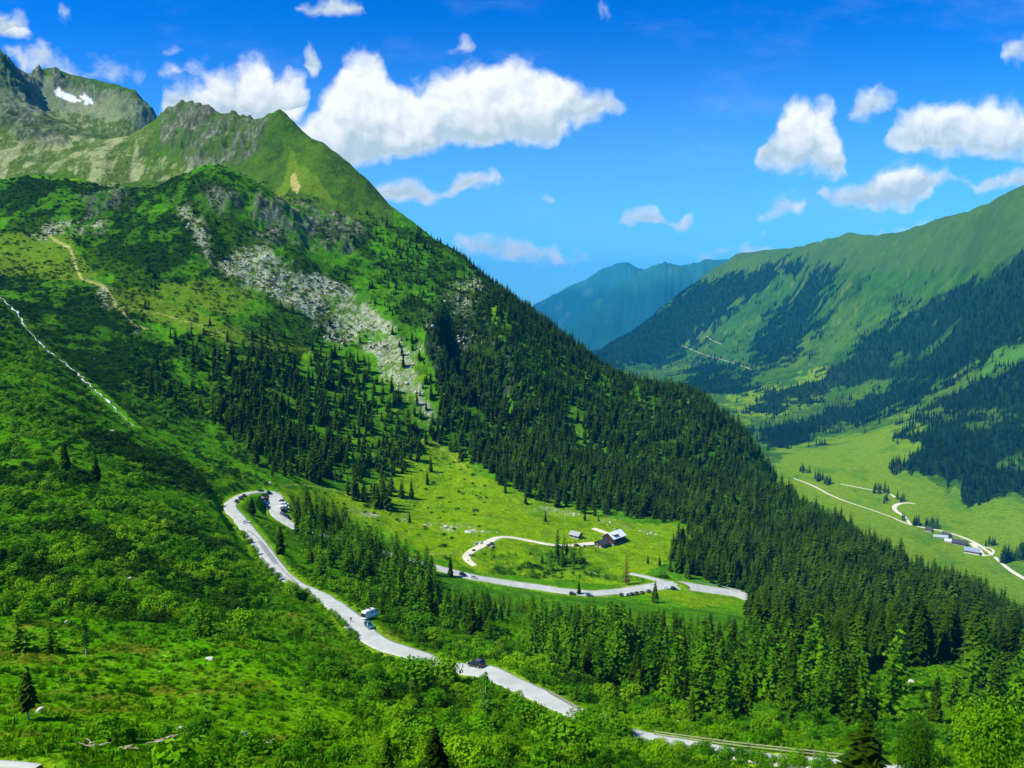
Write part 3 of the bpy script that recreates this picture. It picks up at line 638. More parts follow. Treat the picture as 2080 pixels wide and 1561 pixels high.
for poly, v_ in [([(-400,560),(0,620),(130,750),(280,880),(450,990),(440,1040),(560,1185),(700,1290),(740,1320),(600,1310),(360,1290),(230,1260),(-400,1280)], 0.9), ([(430,880),(560,960),(560,990),(440,1000),(300,900)], .6),
     ([(620,1320),(840,1340),(960,1380),(1160,1470),(1400,1530),(1700,1570),(1500,1640),(600,1640),(760,1500),(640,1400)], 0.75), ([(-400,1480),(300,1500),(600,1500),(900,1450),(1000,1640),(-400,1640)], 0.38),
     ([(960,1132),(1130,1122),(1200,1150),(1320,1150),(1360,1175),(1250,1190),(1000,1165)], .55), ([(600,1060),(700,1150),(860,1230),(1000,1290),(1150,1370),(1300,1410),(1300,1460),(1180,1440),(1040,1370),(860,1320),(760,1280),(650,1200),(580,1140),(520,1060)], .75), ([(1150,1450),(1000,1380),(860,1330),(1000,1280),(1300,1400),(1560,1460),(2000,1490),(2000,1560),(1700,1545),(1400,1500)], 0.8), ([(280,630),(480,700),(560,760),(520,960),(330,900),(250,800)], 0.7)]:
    D_shrub = np.maximum(D_shrub, P(poly, 60, 760) * v_)
D_spruce *= 1 - .85 * np.clip(crag, 0, 1) * (PX > 1400)
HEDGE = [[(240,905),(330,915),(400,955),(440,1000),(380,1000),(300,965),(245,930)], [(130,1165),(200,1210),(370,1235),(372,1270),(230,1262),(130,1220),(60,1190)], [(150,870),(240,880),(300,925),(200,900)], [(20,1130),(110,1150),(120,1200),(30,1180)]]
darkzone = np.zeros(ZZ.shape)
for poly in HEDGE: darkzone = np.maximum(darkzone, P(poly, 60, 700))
D_shrub *= sstep(-.12, 0.12, n_med * .8 + n_big * .5 + .10); D_shrub = np.maximum(D_shrub, darkzone)
for Dm in (D_mat, D_spruce, D_larch, D_shrub): Dm *= (road_dist > 1.0 + YY / 700) * (stream_dist > 0.2)
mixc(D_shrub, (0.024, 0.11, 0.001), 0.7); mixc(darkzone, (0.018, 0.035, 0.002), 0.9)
mixc(snow, (0.85, 0.87, 0.9))
# terrain mesh
tm = bpy.data.meshes.new('ground')
co = np.stack([XX, YY, ZZ], -1).reshape(-1, 3)
idx = np.arange(NU * NV).reshape(NV, NU)
q = np.stack([idx[:-1, :-1], idx[:-1, 1:], idx[1:, 1:], idx[1:, :-1]], -1).reshape(-1)
tm.vertices.add(len(co)); tm.vertices.foreach_set('co', co.astype(np.float32).ravel())
tm.loops.add(len(q)); tm.loops.foreach_set('vertex_index', q.astype(np.int32))
tm.polygons.add(len(q) // 4); tm.polygons.foreach_set('loop_start', np.arange(0, len(q), 4, dtype=np.int32))
tm.update(calc_edges=True)
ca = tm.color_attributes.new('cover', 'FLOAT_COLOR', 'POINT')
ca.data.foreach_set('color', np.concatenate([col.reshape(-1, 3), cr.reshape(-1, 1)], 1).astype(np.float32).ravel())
tm.polygons.foreach_set('use_smooth', np.ones(len(tm.polygons), bool))
gm = bpy.data.materials.new('ground_cover'); gm.use_nodes = True; nt = gm.node_tree; b = NB(nt); bs = nt.nodes['Principled BSDF']
at = b.n('ShaderNodeAttribute', attribute_name='cover'); geo = b.n('ShaderNodeNewGeometry')
nA = b.noise(geo.outputs['Position'], 0.9, 4, 0.65); nB = b.noise(geo.outputs['Position'], 0.12, 3, 0.6)
v_ = b.m('MULTIPLY', b.mapr(nA, 0.3, 0.7, 0.35, 1.6), b.mapr(nB, 0.3, 0.7, 0.8, 1.2))
vm3 = b.n('ShaderNodeVectorMath', operation='SCALE'); nt.links.new(at.outputs['Color'], vm3.inputs[0]); nt.links.new(v_, vm3.inputs['Scale'])
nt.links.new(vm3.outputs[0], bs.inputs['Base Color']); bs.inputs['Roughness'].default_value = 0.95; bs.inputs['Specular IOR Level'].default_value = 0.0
bp = b.n('ShaderNodeBump'); bp.inputs['Strength'].default_value = 0.9; bp.inputs['Distance'].default_value = 1.2
nt.links.new(b.m('ADD', nA, b.m('MULTIPLY', nB, 3.0)), bp.inputs['Height']); nt.links.new(bp.outputs[0], bs.inputs['Normal'])
tm.materials.append(gm)
go_ = bpy.data.objects.new('ground', tm); C.objects.link(go_); go_['kind'] = 'structure'
# roads
ribbon('road', LINES['road'], 0.30, M['asphalt']); ribbon('side_road', LINES['side_road'], 0.24, M['asphalt']); ribbon('upper_road', LINES['upper_road'], 0.5, M['asphalt'])
for nm in ('gravel_track', 'yard_path', 'forest_road', 'upper_forest_road', 'valley_track', 'meadow_track', 'winding_track', 'farm_yard', 'farm_loop'):
    ribbon(nm, LINES[nm], 0.20 if nm not in ('farm_yard', 'farm_loop', 'winding_track') else 0.26, M['gravel'], thick=0.5)
LINES['stream'][:, 3] *= 0.03 + 1.1 * vn(LINES['stream'][:, 1] / 5, LINES['stream'][:, 0] / 5, 3) ** 2.5; LINES['stream'][:, 0] += smooth(rng.normal(0, 1.6, len(LINES['stream'])), 1)
LINES['stream'][:, 3] *= .62
ribbon('stream', LINES['stream'], 0.22, M['water'], thick=0.1)
def road_index(px, py):
    p = hit(px, py, 75); return int(np.argmin(np.hypot(rd[:, 0] - p.x, rd[:, 1] - p.y)))
ia, ib = sorted((road_index(521, 1103), road_index(556, 1147)))
ribbon('road_patch', rd, 0.318, M['patch'], off=0.7, wscale=0.42, thick=0, i0=ia, i1=ib + 1)
# haze: the air itself
hz = bpy.data.meshes.new('haze'); bm = bmesh.new(); bmesh.ops.create_cube(bm, size=1.0)
zl, zh = float(ZZ.min()) - 60, max(float(ZZ.max()) + 60, 1000)
xa = float(np.abs(XX).max()) + 200
for v in bm.verts: v.co = Vector((v.co.x * 2 * xa, (v.co.y + .5) * (26400) - 300 if v.co.y > 0 else -300, zl + (v.co.z + .5) * (zh - zl)))
bm.to_mesh(hz); bm.free()
hm = bpy.data.materials.new('haze'); hm.use_nodes = True; nt = hm.node_tree; nodes_clear(nt); b = NB(nt)
pv = b.n('ShaderNodeVolumePrincipled'); pv.inputs['Color'].default_value = (0.01, 0.47, 1.0, 1); pv.inputs['Density'].default_value = 3.5e-5; pv.inputs['Anisotropy'].default_value = -0.45
ou = b.n('ShaderNodeOutputMaterial'); nt.links.new(pv.outputs[0], ou.inputs['Volume']); hz.materials.append(hm)
ho = bpy.data.objects.new('haze', hz); C.objects.link(ho); ho['kind'] = 'stuff'
# ---------------------------------------------------------------- plant shapes (unit height, base at the origin)
class MB:
    """collects faces of several materials into one mesh"""
    def __init__(s): s.v = []; s.f = []; s.m = []
    def poly(s, pts, mi=0):
        b0 = len(s.v); s.v += [tuple(p) for p in pts]; s.f.append(tuple(range(b0, b0 + len(pts)))); s.m.append(mi)
    def tube(s, p0, p1, r0, r1, n=6, mi=0, cap=False):
        p0 = Vector(p0); p1 = Vector(p1); d = (p1 - p0).normalized(); a = d.orthogonal().normalized(); c = d.cross(a)
        b0 = len(s.v)
        for p, r in ((p0, r0), (p1, r1)):
            for i in range(n): t = 2 * PI * i / n; s.v.append(tuple(p + (a * math.cos(t) + c * math.sin(t)) * r))
        for i in range(n): j = (i + 1) % n; s.f.append((b0 + i, b0 + j, b0 + n + j, b0 + n + i)); s.m.append(mi)
        if cap: s.f.append(tuple(range(b0 + n, b0 + 2 * n))); s.m.append(mi); s.f.append(tuple(range(b0 + n - 1, b0 - 1, -1))); s.m.append(mi)
    def box(s, c, d, mi=0, rot=0.0):
        x, y, z = d[0] / 2, d[1] / 2, d[2] / 2; b0 = len(s.v); cr_, sr_ = math.cos(rot), math.sin(rot)
        for dx in (-x, x):
            for dy in (-y, y):
                for dz in (-z, z): s.v.append((c[0] + dx * cr_ - dy * sr_, c[1] + dx * sr_ + dy * cr_, c[2] + dz))
        for f in ((0, 1, 3, 2), (4, 6, 7, 5), (0, 4, 5, 1), (2, 3, 7, 6), (0, 2, 6, 4), (1, 5, 7, 3)): s.f.append(tuple(b0 + i for i in f)); s.m.append(mi)
    def mesh(s, name, mats, smooth=False):
        m = bpy.data.meshes.new(name); m.from_pydata(s.v, [], s.f); m.update()
        for t in mats: m.materials.append(t)
        m.polygons.foreach_set('material_index', s.m)
        if smooth: m.polygons.foreach_set('use_smooth', [True] * len(s.f))
        return m
def link(name, mesh, parent=None, loc=None):
    o = bpy.data.objects.new(name, mesh); C.objects.link(o)
    if parent is not None: o.parent = parent
    if loc is not None: o.location = loc
    return o
def empty(name, loc=(0, 0, 0), rz=0.0, scale=1.0):
    o = bpy.data.objects.new(name, None); C.objects.link(o); o.location = loc; o.rotation_euler = (0, 0, rz); o.scale = (scale,) * 3
    o.empty_display_size = 0.5
    return o
def tag(o, label, cat, group=None):
    o['label'] = label; o['category'] = cat
    if group: o['group'] = group
    return o
def frond(mb, c, ang, L, w, droop, up, mi, rg, sides=True):
    d = Vector((math.cos(ang), math.sin(ang), 0)); n = Vector((-d.y, d.x, 0))
    a = Vector(c); m_ = a + d * L * .55 + Vector((0, 0, up * L)); t = a + d * L - Vector((0, 0, droop * L))
    tw = rg.uniform(-.3, .3) * w
    mb.poly([a, m_ + n * w + Vector((0, 0, tw - w * .4)), t], mi); mb.poly([a, t, m_ - n * w - Vector((0, 0, tw + w * .4))], mi)
    if sides:
        for sgn in (-1, 1):
            q = a + d * L * rg.uniform(.25, .45); dd = (d + n * sgn * rg.uniform(.6, 1)).normalized(); l2 = L * rg.uniform(.35, .55)
            e = q + dd * l2 - Vector((0, 0, l2 * rg.uniform(.2, .6))); nn = Vector((-dd.y, dd.x, 0)) * w * .5
            mm = q + dd * l2 * .5
            mb.poly([q, mm + nn, e, mm - nn - Vector((0, 0, w * .3))], mi)
def spruce(seed, nw, nb, Rr, sides, mi=0, bare=0.06, gap=0.0, core=True):
    rg = random.Random(seed); mb = MB()
    lean = rg.uniform(-.015, .015)
    for k_ in range(nw):
        t = k_ / (nw - 1); z = bare + (1 - bare) * t ** 0.92
        r = Rr * (1 - t) ** 0.8 * rg.uniform(.8, 1.12) + 0.012
        if t < .12: r *= .75 + 2 * t
        n = max(3, int(nb * (1 - t * .55)))
        off = rg.uniform(0, 6)
        for i in range(n):
            if rg.random() < gap: continue
            a = off + 2 * PI * i / n + rg.uniform(-.25, .25); l = r * rg.uniform(.68, 1.22)
            frond(mb, (lean * z, 0, z + rg.uniform(-.01, .01)), a, l, l * rg.uniform(.26, .42) + .006, rg.uniform(.25, .6), rg.uniform(-.1, .08), mi, rg, sides)
    mb.poly([(.006, 0, .93), (0, .006, .93), (0, 0, 1.01)], mi); mb.poly([(-.006, 0, .93), (0, -.006, .93), (0, 0, 1.01)], mi)
    if core:
        n = 7
        for i in range(n):
            a0, a1 = 2 * PI * i / n, 2 * PI * (i + 1) / n; r = Rr * .42
            mb.poly([(r * math.cos(a0), r * math.sin(a0), bare + .03), (r * math.cos(a1), r * math.sin(a1), bare + .03), (0, 0, .9)], mi)
    return mb
def leafquad(mb, p, nrm, s, rg, mi):
    a = nrm.orthogonal().normalized(); t = rg.uniform(0, 6.28); c = nrm.cross(a); x = a * math.cos(t) + c * math.sin(t); y = nrm.cross(x)
    l = s * rg.uniform(.7, 1.3); w = s * rg.uniform(.45, .8)
    mb.poly([p - x * l, p - y * w + nrm * s * .15, p + x * l, p + y * w - nrm * s * .1], mi)
def larch(seed, Rr, n=15, nb=7, q=6, s=.024, bare=.10):
    rg = random.Random(seed); mb = MB(); kx = rg.uniform(-.03, .03)
    for k_ in range(n):
        t = k_ / (n - 1); z = bare + (1 - bare) * t; r = Rr * (1 - t) ** .62 * rg.uniform(.75, 1.15) + .01
        if t < .2: r *= .55 + 2.2 * t
        m_ = max(3, int(nb * (1 - t * .5))); off = rg.uniform(0, 6)
        for i in range(m_):
            a = off + 2 * PI * i / m_ + rg.uniform(-.3, .3); l = r * rg.uniform(.6, 1.25); up = rg.uniform(-.1, .2)
            for j in range(q):
                f = (j + .6) / q; p = Vector((math.cos(a) * l * f + kx * z, math.sin(a) * l * f, z + up * l * f - .25 * l * f * f + rg.uniform(-.012, .012)))
                p += Vector((rg.uniform(-1, 1), rg.uniform(-1, 1), 0)) * .02
                nn = Vector((rg.uniform(-.7, .7), rg.uniform(-.7, .7), 1)).normalized()
                leafquad(mb, p, nn, s * rg.uniform(.8, 1.5) * (1.15 - .4 * t), rg, 0)
    return mb
def bush(seed, lobes, width, n, s, flat=1.0, z0=.0):
    rg = random.Random(seed); mb = MB(); L = []
    for i in range(lobes):
        a = rg.uniform(0, 6.28); d = width * rg.uniform(.05, .62) * (i > 0); h = rg.uniform(.35, .62)
        L.append((Vector((math.cos(a) * d, math.sin(a) * d, z0 + (h if i else .62) * flat * (1 - .3 * d / width))), width * rg.uniform(.3, .5), rg.uniform(.28, .42) * flat))
    tot = sum(l[1] for l in L)
    for c, r, h in L:
        for i in range(int(n * r / tot)):
            z = rg.uniform(-.55, 1); a = rg.uniform(0, 6.28); k_ = math.sqrt(max(0, 1 - z * z)); d = Vector((k_ * math.cos(a), k_ * math.sin(a), z)); f = rg.uniform(.72, 1.08)
            p = c + Vector((d.x * r * f, d.y * r * f, d.z * h * f))
            if p.z < 0.01: continue
            nn = (d + Vector((rg.uniform(-.8, .8), rg.uniform(-.8, .8), rg.uniform(-.2, .9)))).normalized()
            leafquad(mb, p, nn, s * rg.uniform(.7, 1.35), rg, 0)
    return mb, L
def trunkmesh(name, r, top, mt, bend=0.0, kinks=3):
    mb = MB(); p = Vector((0, 0, -.02)); rg = random.Random(hash(name) % 999)
    for i in range(kinks):
        t0, t1 = i / kinks, (i + 1) / kinks; q = Vector((bend * t1 * t1, 0, top * t1)); mb.tube(p, q, r * (1 - .85 * t0), r * (1 - .85 * t1), 6); p = q
    return mb.mesh(name, [mt])
def stems(name, L, r, mt):
    mb = MB()
    for i, (c, rr, h) in enumerate(L):
        m_ = Vector((c.x * .35, c.y * .35, c.z * .45)); mb.tube((c.x * .08, c.y * .08, -.02), m_, r, r * .7, 5); mb.tube(m_, c, r * .7, r * .25, 5)
    return mb.mesh(name, [mt])
SPR = [spruce(100 + i, 24, 9, .17 + .015 * (i % 3), True, core=True).mesh('spruce_crown', [M['spruce']]) for i in range(4)]
SPM = [spruce(200 + i, 14, 8, .165 + .02 * (i % 3), False).mesh('spruce_small', [M['spruce']]) for i in range(5)]
FAR = [spruce(300 + i, 7, 6, .17 + .02 * (i % 2), False, bare=.03).mesh('spruce_far', [M['far_spruce']]) for i in range(3)]
LAR = [larch(400 + i, .27 + .03 * (i % 3), n=13, nb=7, q=6, s=.036).mesh('larch_crown', [M['larch']]) for i in range(5)]
STR = trunkmesh('conifer_trunk', .018, .93, M['bark']); LTR = trunkmesh('larch_trunk', .014, .9, M['bark'], .01)
BU = []; BS = []
for i in range(5):
    mb, L = bush(500 + i, 7, .62, 640, .045); BU.append(mb.mesh('bush_crown', [M['leaf']])); BS.append(stems('bush_stems', L, .02, M['bark']))
SH = [bush(600 + i, 5, .75, 170, .085)[0].mesh('shrub', [M['leaf']]) for i in range(6)]
SHD = [bush(650 + i, 5, .8, 150, .085, flat=.8)[0].mesh('scrub', [M['leaf_dark']]) for i in range(5)]
MAT_ = [bush(700 + i, 5, 1.3, 110, .14, flat=.8)[0].mesh('scrub', [M['leaf_dark']]) for i in range(4)]
HB = []
for i in range(5):
    rg = random.Random(800 + i); mb = MB()
    for j in range(34):
        a = rg.uniform(0, 6.28); d = rg.uniform(0, .7); p = Vector((math.cos(a) * d, math.sin(a) * d, 0)); h = rg.uniform(.4, 1.0); o_ = Vector((rg.uniform(-.3, .3), rg.uniform(-.3, .3), h)); w = Vector((rg.uniform(-.12, .12), rg.uniform(-.12, .12), 0))
        mb.poly([p - w, p + o_ * .6 - w * 1.4, p + o_, p + o_ * .6 + w * 1.4, p + w], 0)
    HB.append(mb.mesh('herb', [M['leaf']]))
RK = []
for i in range(5):
    bm = bmesh.new(); bmesh.ops.create_icosphere(bm, subdivisions=2, radius=.5); rg = random.Random(i); ax = [Vector((rg.gauss(0, 1), rg.gauss(0, 1), rg.gauss(0, 1))).normalized() for _ in range(7)]
    for v in bm.verts:
        for a in ax:
            d = v.co.dot(a)
            if d > .33: v.co -= a * (d - .33) * .9
        v.co.z *= .75
    m_ = bpy.data.meshes.new('boulder'); bm.to_mesh(m_); bm.free(); m_.materials.append(M['rock']); RK.append(m_)
def src(meshes, mats_extra=None):
    out = []
    for m_ in meshes:
        o = bpy.data.objects.new(m_.name, m_); out.append(o)
    return out
def stuff(name, pts, scl, rotz, tint, meshes, label, cat, tilt=None):
    """one object: points carrying instances of a few plant shapes"""
    n = len(pts)
    m = bpy.data.meshes.new(name); m.vertices.add(n); m.vertices.foreach_set('co', np.asarray(pts, np.float32).ravel())
    a = m.attributes.new('scl', 'FLOAT_VECTOR', 'POINT'); a.data.foreach_set('vector', np.asarray(scl, np.float32).ravel())
    r3 = np.zeros((n, 3), np.float32); r3[:, 2] = rotz
    if tilt is not None: r3[:, :2] = tilt
    a = m.attributes.new('rot', 'FLOAT_VECTOR', 'POINT'); a.data.foreach_set('vector', r3.ravel())
    a = m.attributes.new('tint', 'FLOAT', 'POINT'); a.data.foreach_set('value', np.asarray(tint, np.float32))
    a = m.attributes.new('pick', 'INT', 'POINT'); a.data.foreach_set('value', rng.integers(0, len(meshes), n).astype(np.int32))
    o = bpy.data.objects.new(name, m); C.objects.link(o); o['kind'] = 'stuff'; o['label'] = label; o['category'] = cat
    g = bpy.data.node_groups.new(name, 'GeometryNodeTree')
    g.interface.new_socket(name='Geometry', in_out='INPUT', socket_type='NodeSocketGeometry'); g.interface.new_socket(name='Geometry', in_out='OUTPUT', socket_type='NodeSocketGeometry')
    gi = g.nodes.new('NodeGroupInput'); go = g.nodes.new('NodeGroupOutput'); jn = g.nodes.new('GeometryNodeJoinGeometry')
    for so_ in src(meshes):
        oi = g.nodes.new('GeometryNodeObjectInfo'); oi.inputs['Object'].default_value = so_; oi.inputs['As Instance'].default_value = False
        gt = g.nodes.new('GeometryNodeGeometryToInstance'); g.links.new(oi.outputs['Geometry'], gt.inputs[0]); g.links.new(gt.outputs[0], jn.inputs[0])
    ip = g.nodes.new('GeometryNodeInstanceOnPoints'); ip.inputs['Pick Instance'].default_value = True
    g.links.new(gi.outputs[0], ip.inputs['Points']); g.links.new(jn.outputs[0], ip.inputs['Instance'])
    for nm, ty, so_ in (('pick', 'INT', 'Instance Index'), ('rot', 'FLOAT_VECTOR', 'Rotation'), ('scl', 'FLOAT_VECTOR', 'Scale')):
        na = g.nodes.new('GeometryNodeInputNamedAttribute'); na.data_type = ty; na.inputs['Name'].default_value = nm
        g.links.new(na.outputs[0], ip.inputs[so_])
    g.links.new(ip.outputs[0], go.inputs[0])
    md = o.modifiers.new('plants', 'NODES'); md.node_group = g
    return o
# ---------------------------------------------------------------- where plants stand
RUN = np.maximum.accumulate(ZZ / YY, axis=0)
area = np.abs(np.gradient(YY, axis=0)) * np.gradient(XX, axis=1)
def scatter(D, dens, spacing, ytop=9e9):
    lam = D * dens * area * (YY < ytop)
    i, j = np.nonzero(lam > 1e-5); cnt = rng.poisson(lam[i, j]); i = np.repeat(i, cnt); j = np.repeat(j, cnt)
    v = np.clip(i + rng.uniform(-.5, .5, len(i)), 0, NV - 1.001); u = np.clip(j + rng.uniform(-.5, .5, len(j)), 0, NU - 1.001)
    y = np.exp(np.interp(v, np.arange(NV), V)); x = np.interp(u, np.arange(NU), U) * y
    if spacing:
        kx = np.floor(x / spacing).astype(np.int64); ky = np.floor(y / spacing).astype(np.int64)
        _, first = np.unique(kx * 1000003 + ky, return_index=True); x, y = x[first], y[first]
    z = height(x, y)
    return np.stack([x, y, z], 1)
def seen(P3, h, tol):
    """keeps what the relief does not hide (with a margin)"""
    x, y, z = P3.T
    j = np.clip(np.searchsorted(U, x / y), 0, NU - 1); i = np.clip(np.searchsorted(V, np.log(y)) - 2, 0, NV - 1)
    px, py = proj(x / y, z / y)
    return ((z + h) / y + tol > RUN[i, j]) & (px > -160) & (px < 2240) & (py < 1720)
def pxh(P3, h): return h / P3[:, 1] * F
keepout = []          # (x, y, radius): ground that must stay free of plants
def clear(P3, extra=0.0):
    ok = np.ones(len(P3), bool)
    for x, y, r in keepout: ok &= np.hypot(P3[:, 0] - x, P3[:, 1] - y) > r + extra
    return ok
for key, r in (('hut', 21), ('hay', 8), ('f1', 14), ('f2', 16), ('f3', 24), ('f4', 22)): keepout.append((SITES[key].x, SITES[key].y, r))
for pts_ in [(735,1262,8),(968,1352,6),(540,1035,7),(580,1030,8),(1300,1203,14),(945,1170,6),(1000,1098,8),(497,1500,3)]:
    p = hit(pts_[0], pts_[1], 75); keepout.append((p.x, p.y, pts_[2]))
# open sight lines: nothing tall right in front of the roads and buildings
LOW = [[(1150,1068),(1192,1068),(1192,1100),(1150,1100)], [(430,985),(600,985),(600,1075),(640,1210),(800,1280),(850,1345),(700,1345),(560,1230),(440,1060)], [(930,1340),(1020,1350),(1180,1440),(1180,1500),(1060,1500),(1000,1430),(930,1400)],
       [(930,1080),(1130,1080),(1130,1115),(960,1160)], [(1190,1060),(1290,1060),(1300,1175),(1190,1160)], [(880,1150),(1120,1180),(1330,1190),(1520,1205),(1520,1250),(1300,1225),(1130,1215),(900,1185)],
       [(1240,1490),(1400,1500),(1720,1545),(1720,1600),(1240,1560)], [(1850,1060),(2030,1090),(2040,1180),(1960,1150),(1860,1110)]]
def sight(P3, h):
    px, py = proj(P3[:, 0] / P3[:, 1], P3[:, 2] / P3[:, 1]); _, pt = proj(P3[:, 0] / P3[:, 1], (P3[:, 2] + h) / P3[:, 1])
    bad = np.zeros(len(P3), bool)
    for poly in LOW:
        for f in (0, .35, .7, 1): bad |= inpoly(px, py + (pt - py) * f, poly)
    return ~bad
def region(px, py, Y):
    if Y > 1150: return 'far'
    for nm, poly in (('slope', F2), ('spur', F1 + []), ('below', F3), ('wood', F4)):
        if bool(inpoly(np.array([px]), np.array([py]), poly)[0]): return nm
    return 'open'
LBL = {('spruce', 'slope'): ('dark narrow spruce in the forest patch above the hairpin parking', 'spruces above the hairpin parking'),
 ('spruce', 'spur'): ('dark narrow spruce in the dense forest covering the rocky spur', 'spruces of the forest on the spur'),
 ('spruce', 'below'): ('dark spruce in the steep forest right of the lower road', 'spruces right of the lower road'),
 ('spruce', 'wood'): ('dark spruce among lighter larches between the two road legs', 'spruces between the road legs'),
 ('spruce', 'open'): ('lone small spruce scattered over the open green mountainside', 'scattered spruces on the open slopes'),
 ('spruce', 'far'): ('spruce in a small dark group on the valley meadow', 'spruces on the valley meadow'),
 ('larch', 'wood'): ('feathery light green larch in the wood between the two road legs', 'larches between the road legs'),
 ('larch', 'below'): ('feathery light green larch at the foot of the dark spruce forest', 'larches at the foot of the spruce forest'),
 ('larch', 'open'): ('feathery light green larch beside the hut meadow and hairpin', 'larches around the meadow'),
 ('larch', 'slope'): ('feathery light green larch beside the hut meadow and hairpin', 'larches around the meadow'),
 ('larch', 'spur'): ('feathery light green larch beside the hut meadow and hairpin', 'larches around the meadow')}
def stand(kind, name, loc, h, i, rz, big, label, cat, group, crowns, trunk, wide=1.0):
    o = empty(name, loc, rz); o.scale = (h * wide, h * wide, h)
    link('crown', crowns[i % len(crowns)], o); link('trunk', trunk if not isinstance(trunk, list) else trunk[i % len(trunk)], o)
    tag(o, label, cat, group); return o
def forest(kind, P3, h, n_ind, hi, lo, trunk, wide, stuff_name, stuff_label, cat):
    size = pxh(P3, h) * seen(P3, h, 0.0)
    px, py = proj(P3[:, 0] / P3[:, 1], P3[:, 2] / P3[:, 1])
    size = size * ((px > 0) & (px < 2080) & (py - size * .8 < 1561))
    order = np.argsort(-size); ind = order[:n_ind]; rest = order[n_ind:]
    for k_, i in enumerate(ind):
        reg = region(px[i], py[i], P3[i, 1]); lb, grp = LBL.get((kind, reg), LBL.get((kind, 'open')))
        stand(kind, kind + '_tree', P3[i] - np.array([0, 0, .15]), h[i], k_, random.uniform(0, 6.28), True, lb, kind, grp, hi, trunk, wide * random.uniform(.85, 1.15))
    n = len(rest); s = np.stack([h[rest] * wide * rng.uniform(.8, 1.2, n), h[rest] * wide * rng.uniform(.8, 1.2, n), h[rest]], 1)
    if n: stuff(stuff_name, P3[rest] - [0, 0, .2], s, rng.uniform(0, 6.28, n), rng.uniform(0, 1, n), lo, stuff_label, cat)
def soft(D, n):
    D = D.copy()
    for _ in range(n): D[1:-1, 1:-1] = (D[1:-1, 1:-1] + D[:-2, 1:-1] + D[2:, 1:-1] + D[1:-1, :-2] + D[1:-1, 2:]) / 5
    return D
D_spruce = soft(D_spruce, 90) * (1 - .75 * sstep(.2, .5, fbm(XX / 9, YY / 30, 252, 3))) * (road_dist > 1.6)
# --- conifers of the spur, the slopes and the right hand forest
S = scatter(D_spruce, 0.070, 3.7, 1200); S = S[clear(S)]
extra = scatter(((PX > 280) & (PX < 1000) & (PY > 430) & (PY < 900) & (YY > 560) & (YY < 1150) & (D_scree < .3)) * sstep(.0, .35, n_big) , 0.0045, 6, 1200)
S = np.concatenate([S, extra])
hh = rng.normal(14.5, 4.2, len(S)).clip(5, 25) * np.where(S[:, 1] > 900, .82, 1.0)
spx, spy = proj(S[:, 0] / S[:, 1], S[:, 2] / S[:, 1])
hh = hh * np.where(D_spruce.max() > 0, 1, 1) * np.where((spx < 1000) & (spy < 720), .72, 1.0)
k_ = seen(S, hh, .012) & sight(S, hh); S, hh = S[k_], hh[k_]
print('spruces', len(S))
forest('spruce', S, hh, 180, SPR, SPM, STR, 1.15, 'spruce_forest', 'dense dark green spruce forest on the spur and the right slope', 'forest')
# --- larches between the road legs
S = scatter(D_larch, 0.031, 4.0, 600); S = S[clear(S)]; hh = rng.normal(11.0, 3.6, len(S)).clip(3, 19)
k_ = seen(S, hh, .012) & sight(S, hh); S, hh = S[k_], hh[k_]
print('larches', len(S))
mixk = rng.uniform(0, 1, len(S)) < .22
forest('larch', S[~mixk], hh[~mixk], 285, LAR, LAR, LTR, 1.0, 'larch_wood', 'light green larch wood between the two road legs', 'forest')
T = S[mixk]; n = len(T); stuff('mixed_spruce_wood', T - [0, 0, .2], np.stack([hh[mixk]] * 3, 1), rng.uniform(0, 6, n), rng.uniform(0, 1, n), SPR, 'dark spruces mixed into the light green larch wood', 'forest')
# --- far forests
S = scatter(D_far * sstep(1150, 1200, YY) * (YY < 2600), 0.0095, 8.0); S2 = scatter(D_far * (YY >= 2600) * (YY < 7600), 0.0042, 13.0)
S = np.concatenate([S, S2]); hh = rng.normal(23, 4.5, len(S)).clip(12, 34)
k_ = seen(S, hh, .004) & clear(S, 4); S, hh = S[k_], hh[k_]; print('far', len(S)); n = len(S)
stuff('far_forest', S - [0, 0, .5], np.stack([hh * 1.1, hh * 1.1, hh], 1), rng.uniform(0, 6, n), rng.uniform(0, 1, n), FAR, 'dark spruce forest bands on the mountainside across the valley', 'forest')
# clumps on the valley meadow: individual trees
def clump(poly_pts, n, h0, h1, lab, grp, kind='spruce', crowns=None, name='spruce_tree', trunk=None, w=1.1):
    c = np.array(poly_pts, float)
    for i in range(n):
        t = random.random() * (len(c) - 1); a = int(t); q = c[a] + (c[a + 1] - c[a]) * (t - a) + [random.uniform(-9, 9), random.uniform(-4, 4)]
        p = hit(q[0], q[1], 60 if q[1] > 1200 else 400)
        if p is None: continue
        h = random.uniform(h0, h1)
        stand(kind, name, (p.x, p.y, p.z - .2), h, i, random.uniform(0, 6), False, lab, kind, grp, crowns or SPM, trunk or STR, w)
clump([(1625,958),(1660,975),(1700,988)], 22, 17, 27, 'spruce in the dark row along the upper valley track', 'spruces along the upper valley track')
clump([(1770,1000),(1800,1000)], 12, 17, 27, 'spruce in the small dark clump above the winding gravel bend', 'spruces above the gravel bend')
clump([(1795,1020),(1800,1018)], 3, 16, 22, 'spruce just below the small clump at the gravel bend', 'spruces below the clump')
clump([(1823,1018),(1835,1018)], 4, 16, 22, 'spruce standing right at the winding gravel bend', 'spruces at the bend')
clump([(1855,1065),(1880,1070),(1910,1072)], 16, 16, 24, 'spruce in the dark row above the farm road', 'spruces above the farm road')
clump([(2010,1108),(2020,1108)], 5, 14, 20, 'spruce beside the farm road fork', 'spruces at the farm fork')
clump([(2035,1140),(2060,1140),(2085,1130)], 18, 22, 40, 'tall spruce in the dark clump right of the farm', 'tall spruces right of the farm')
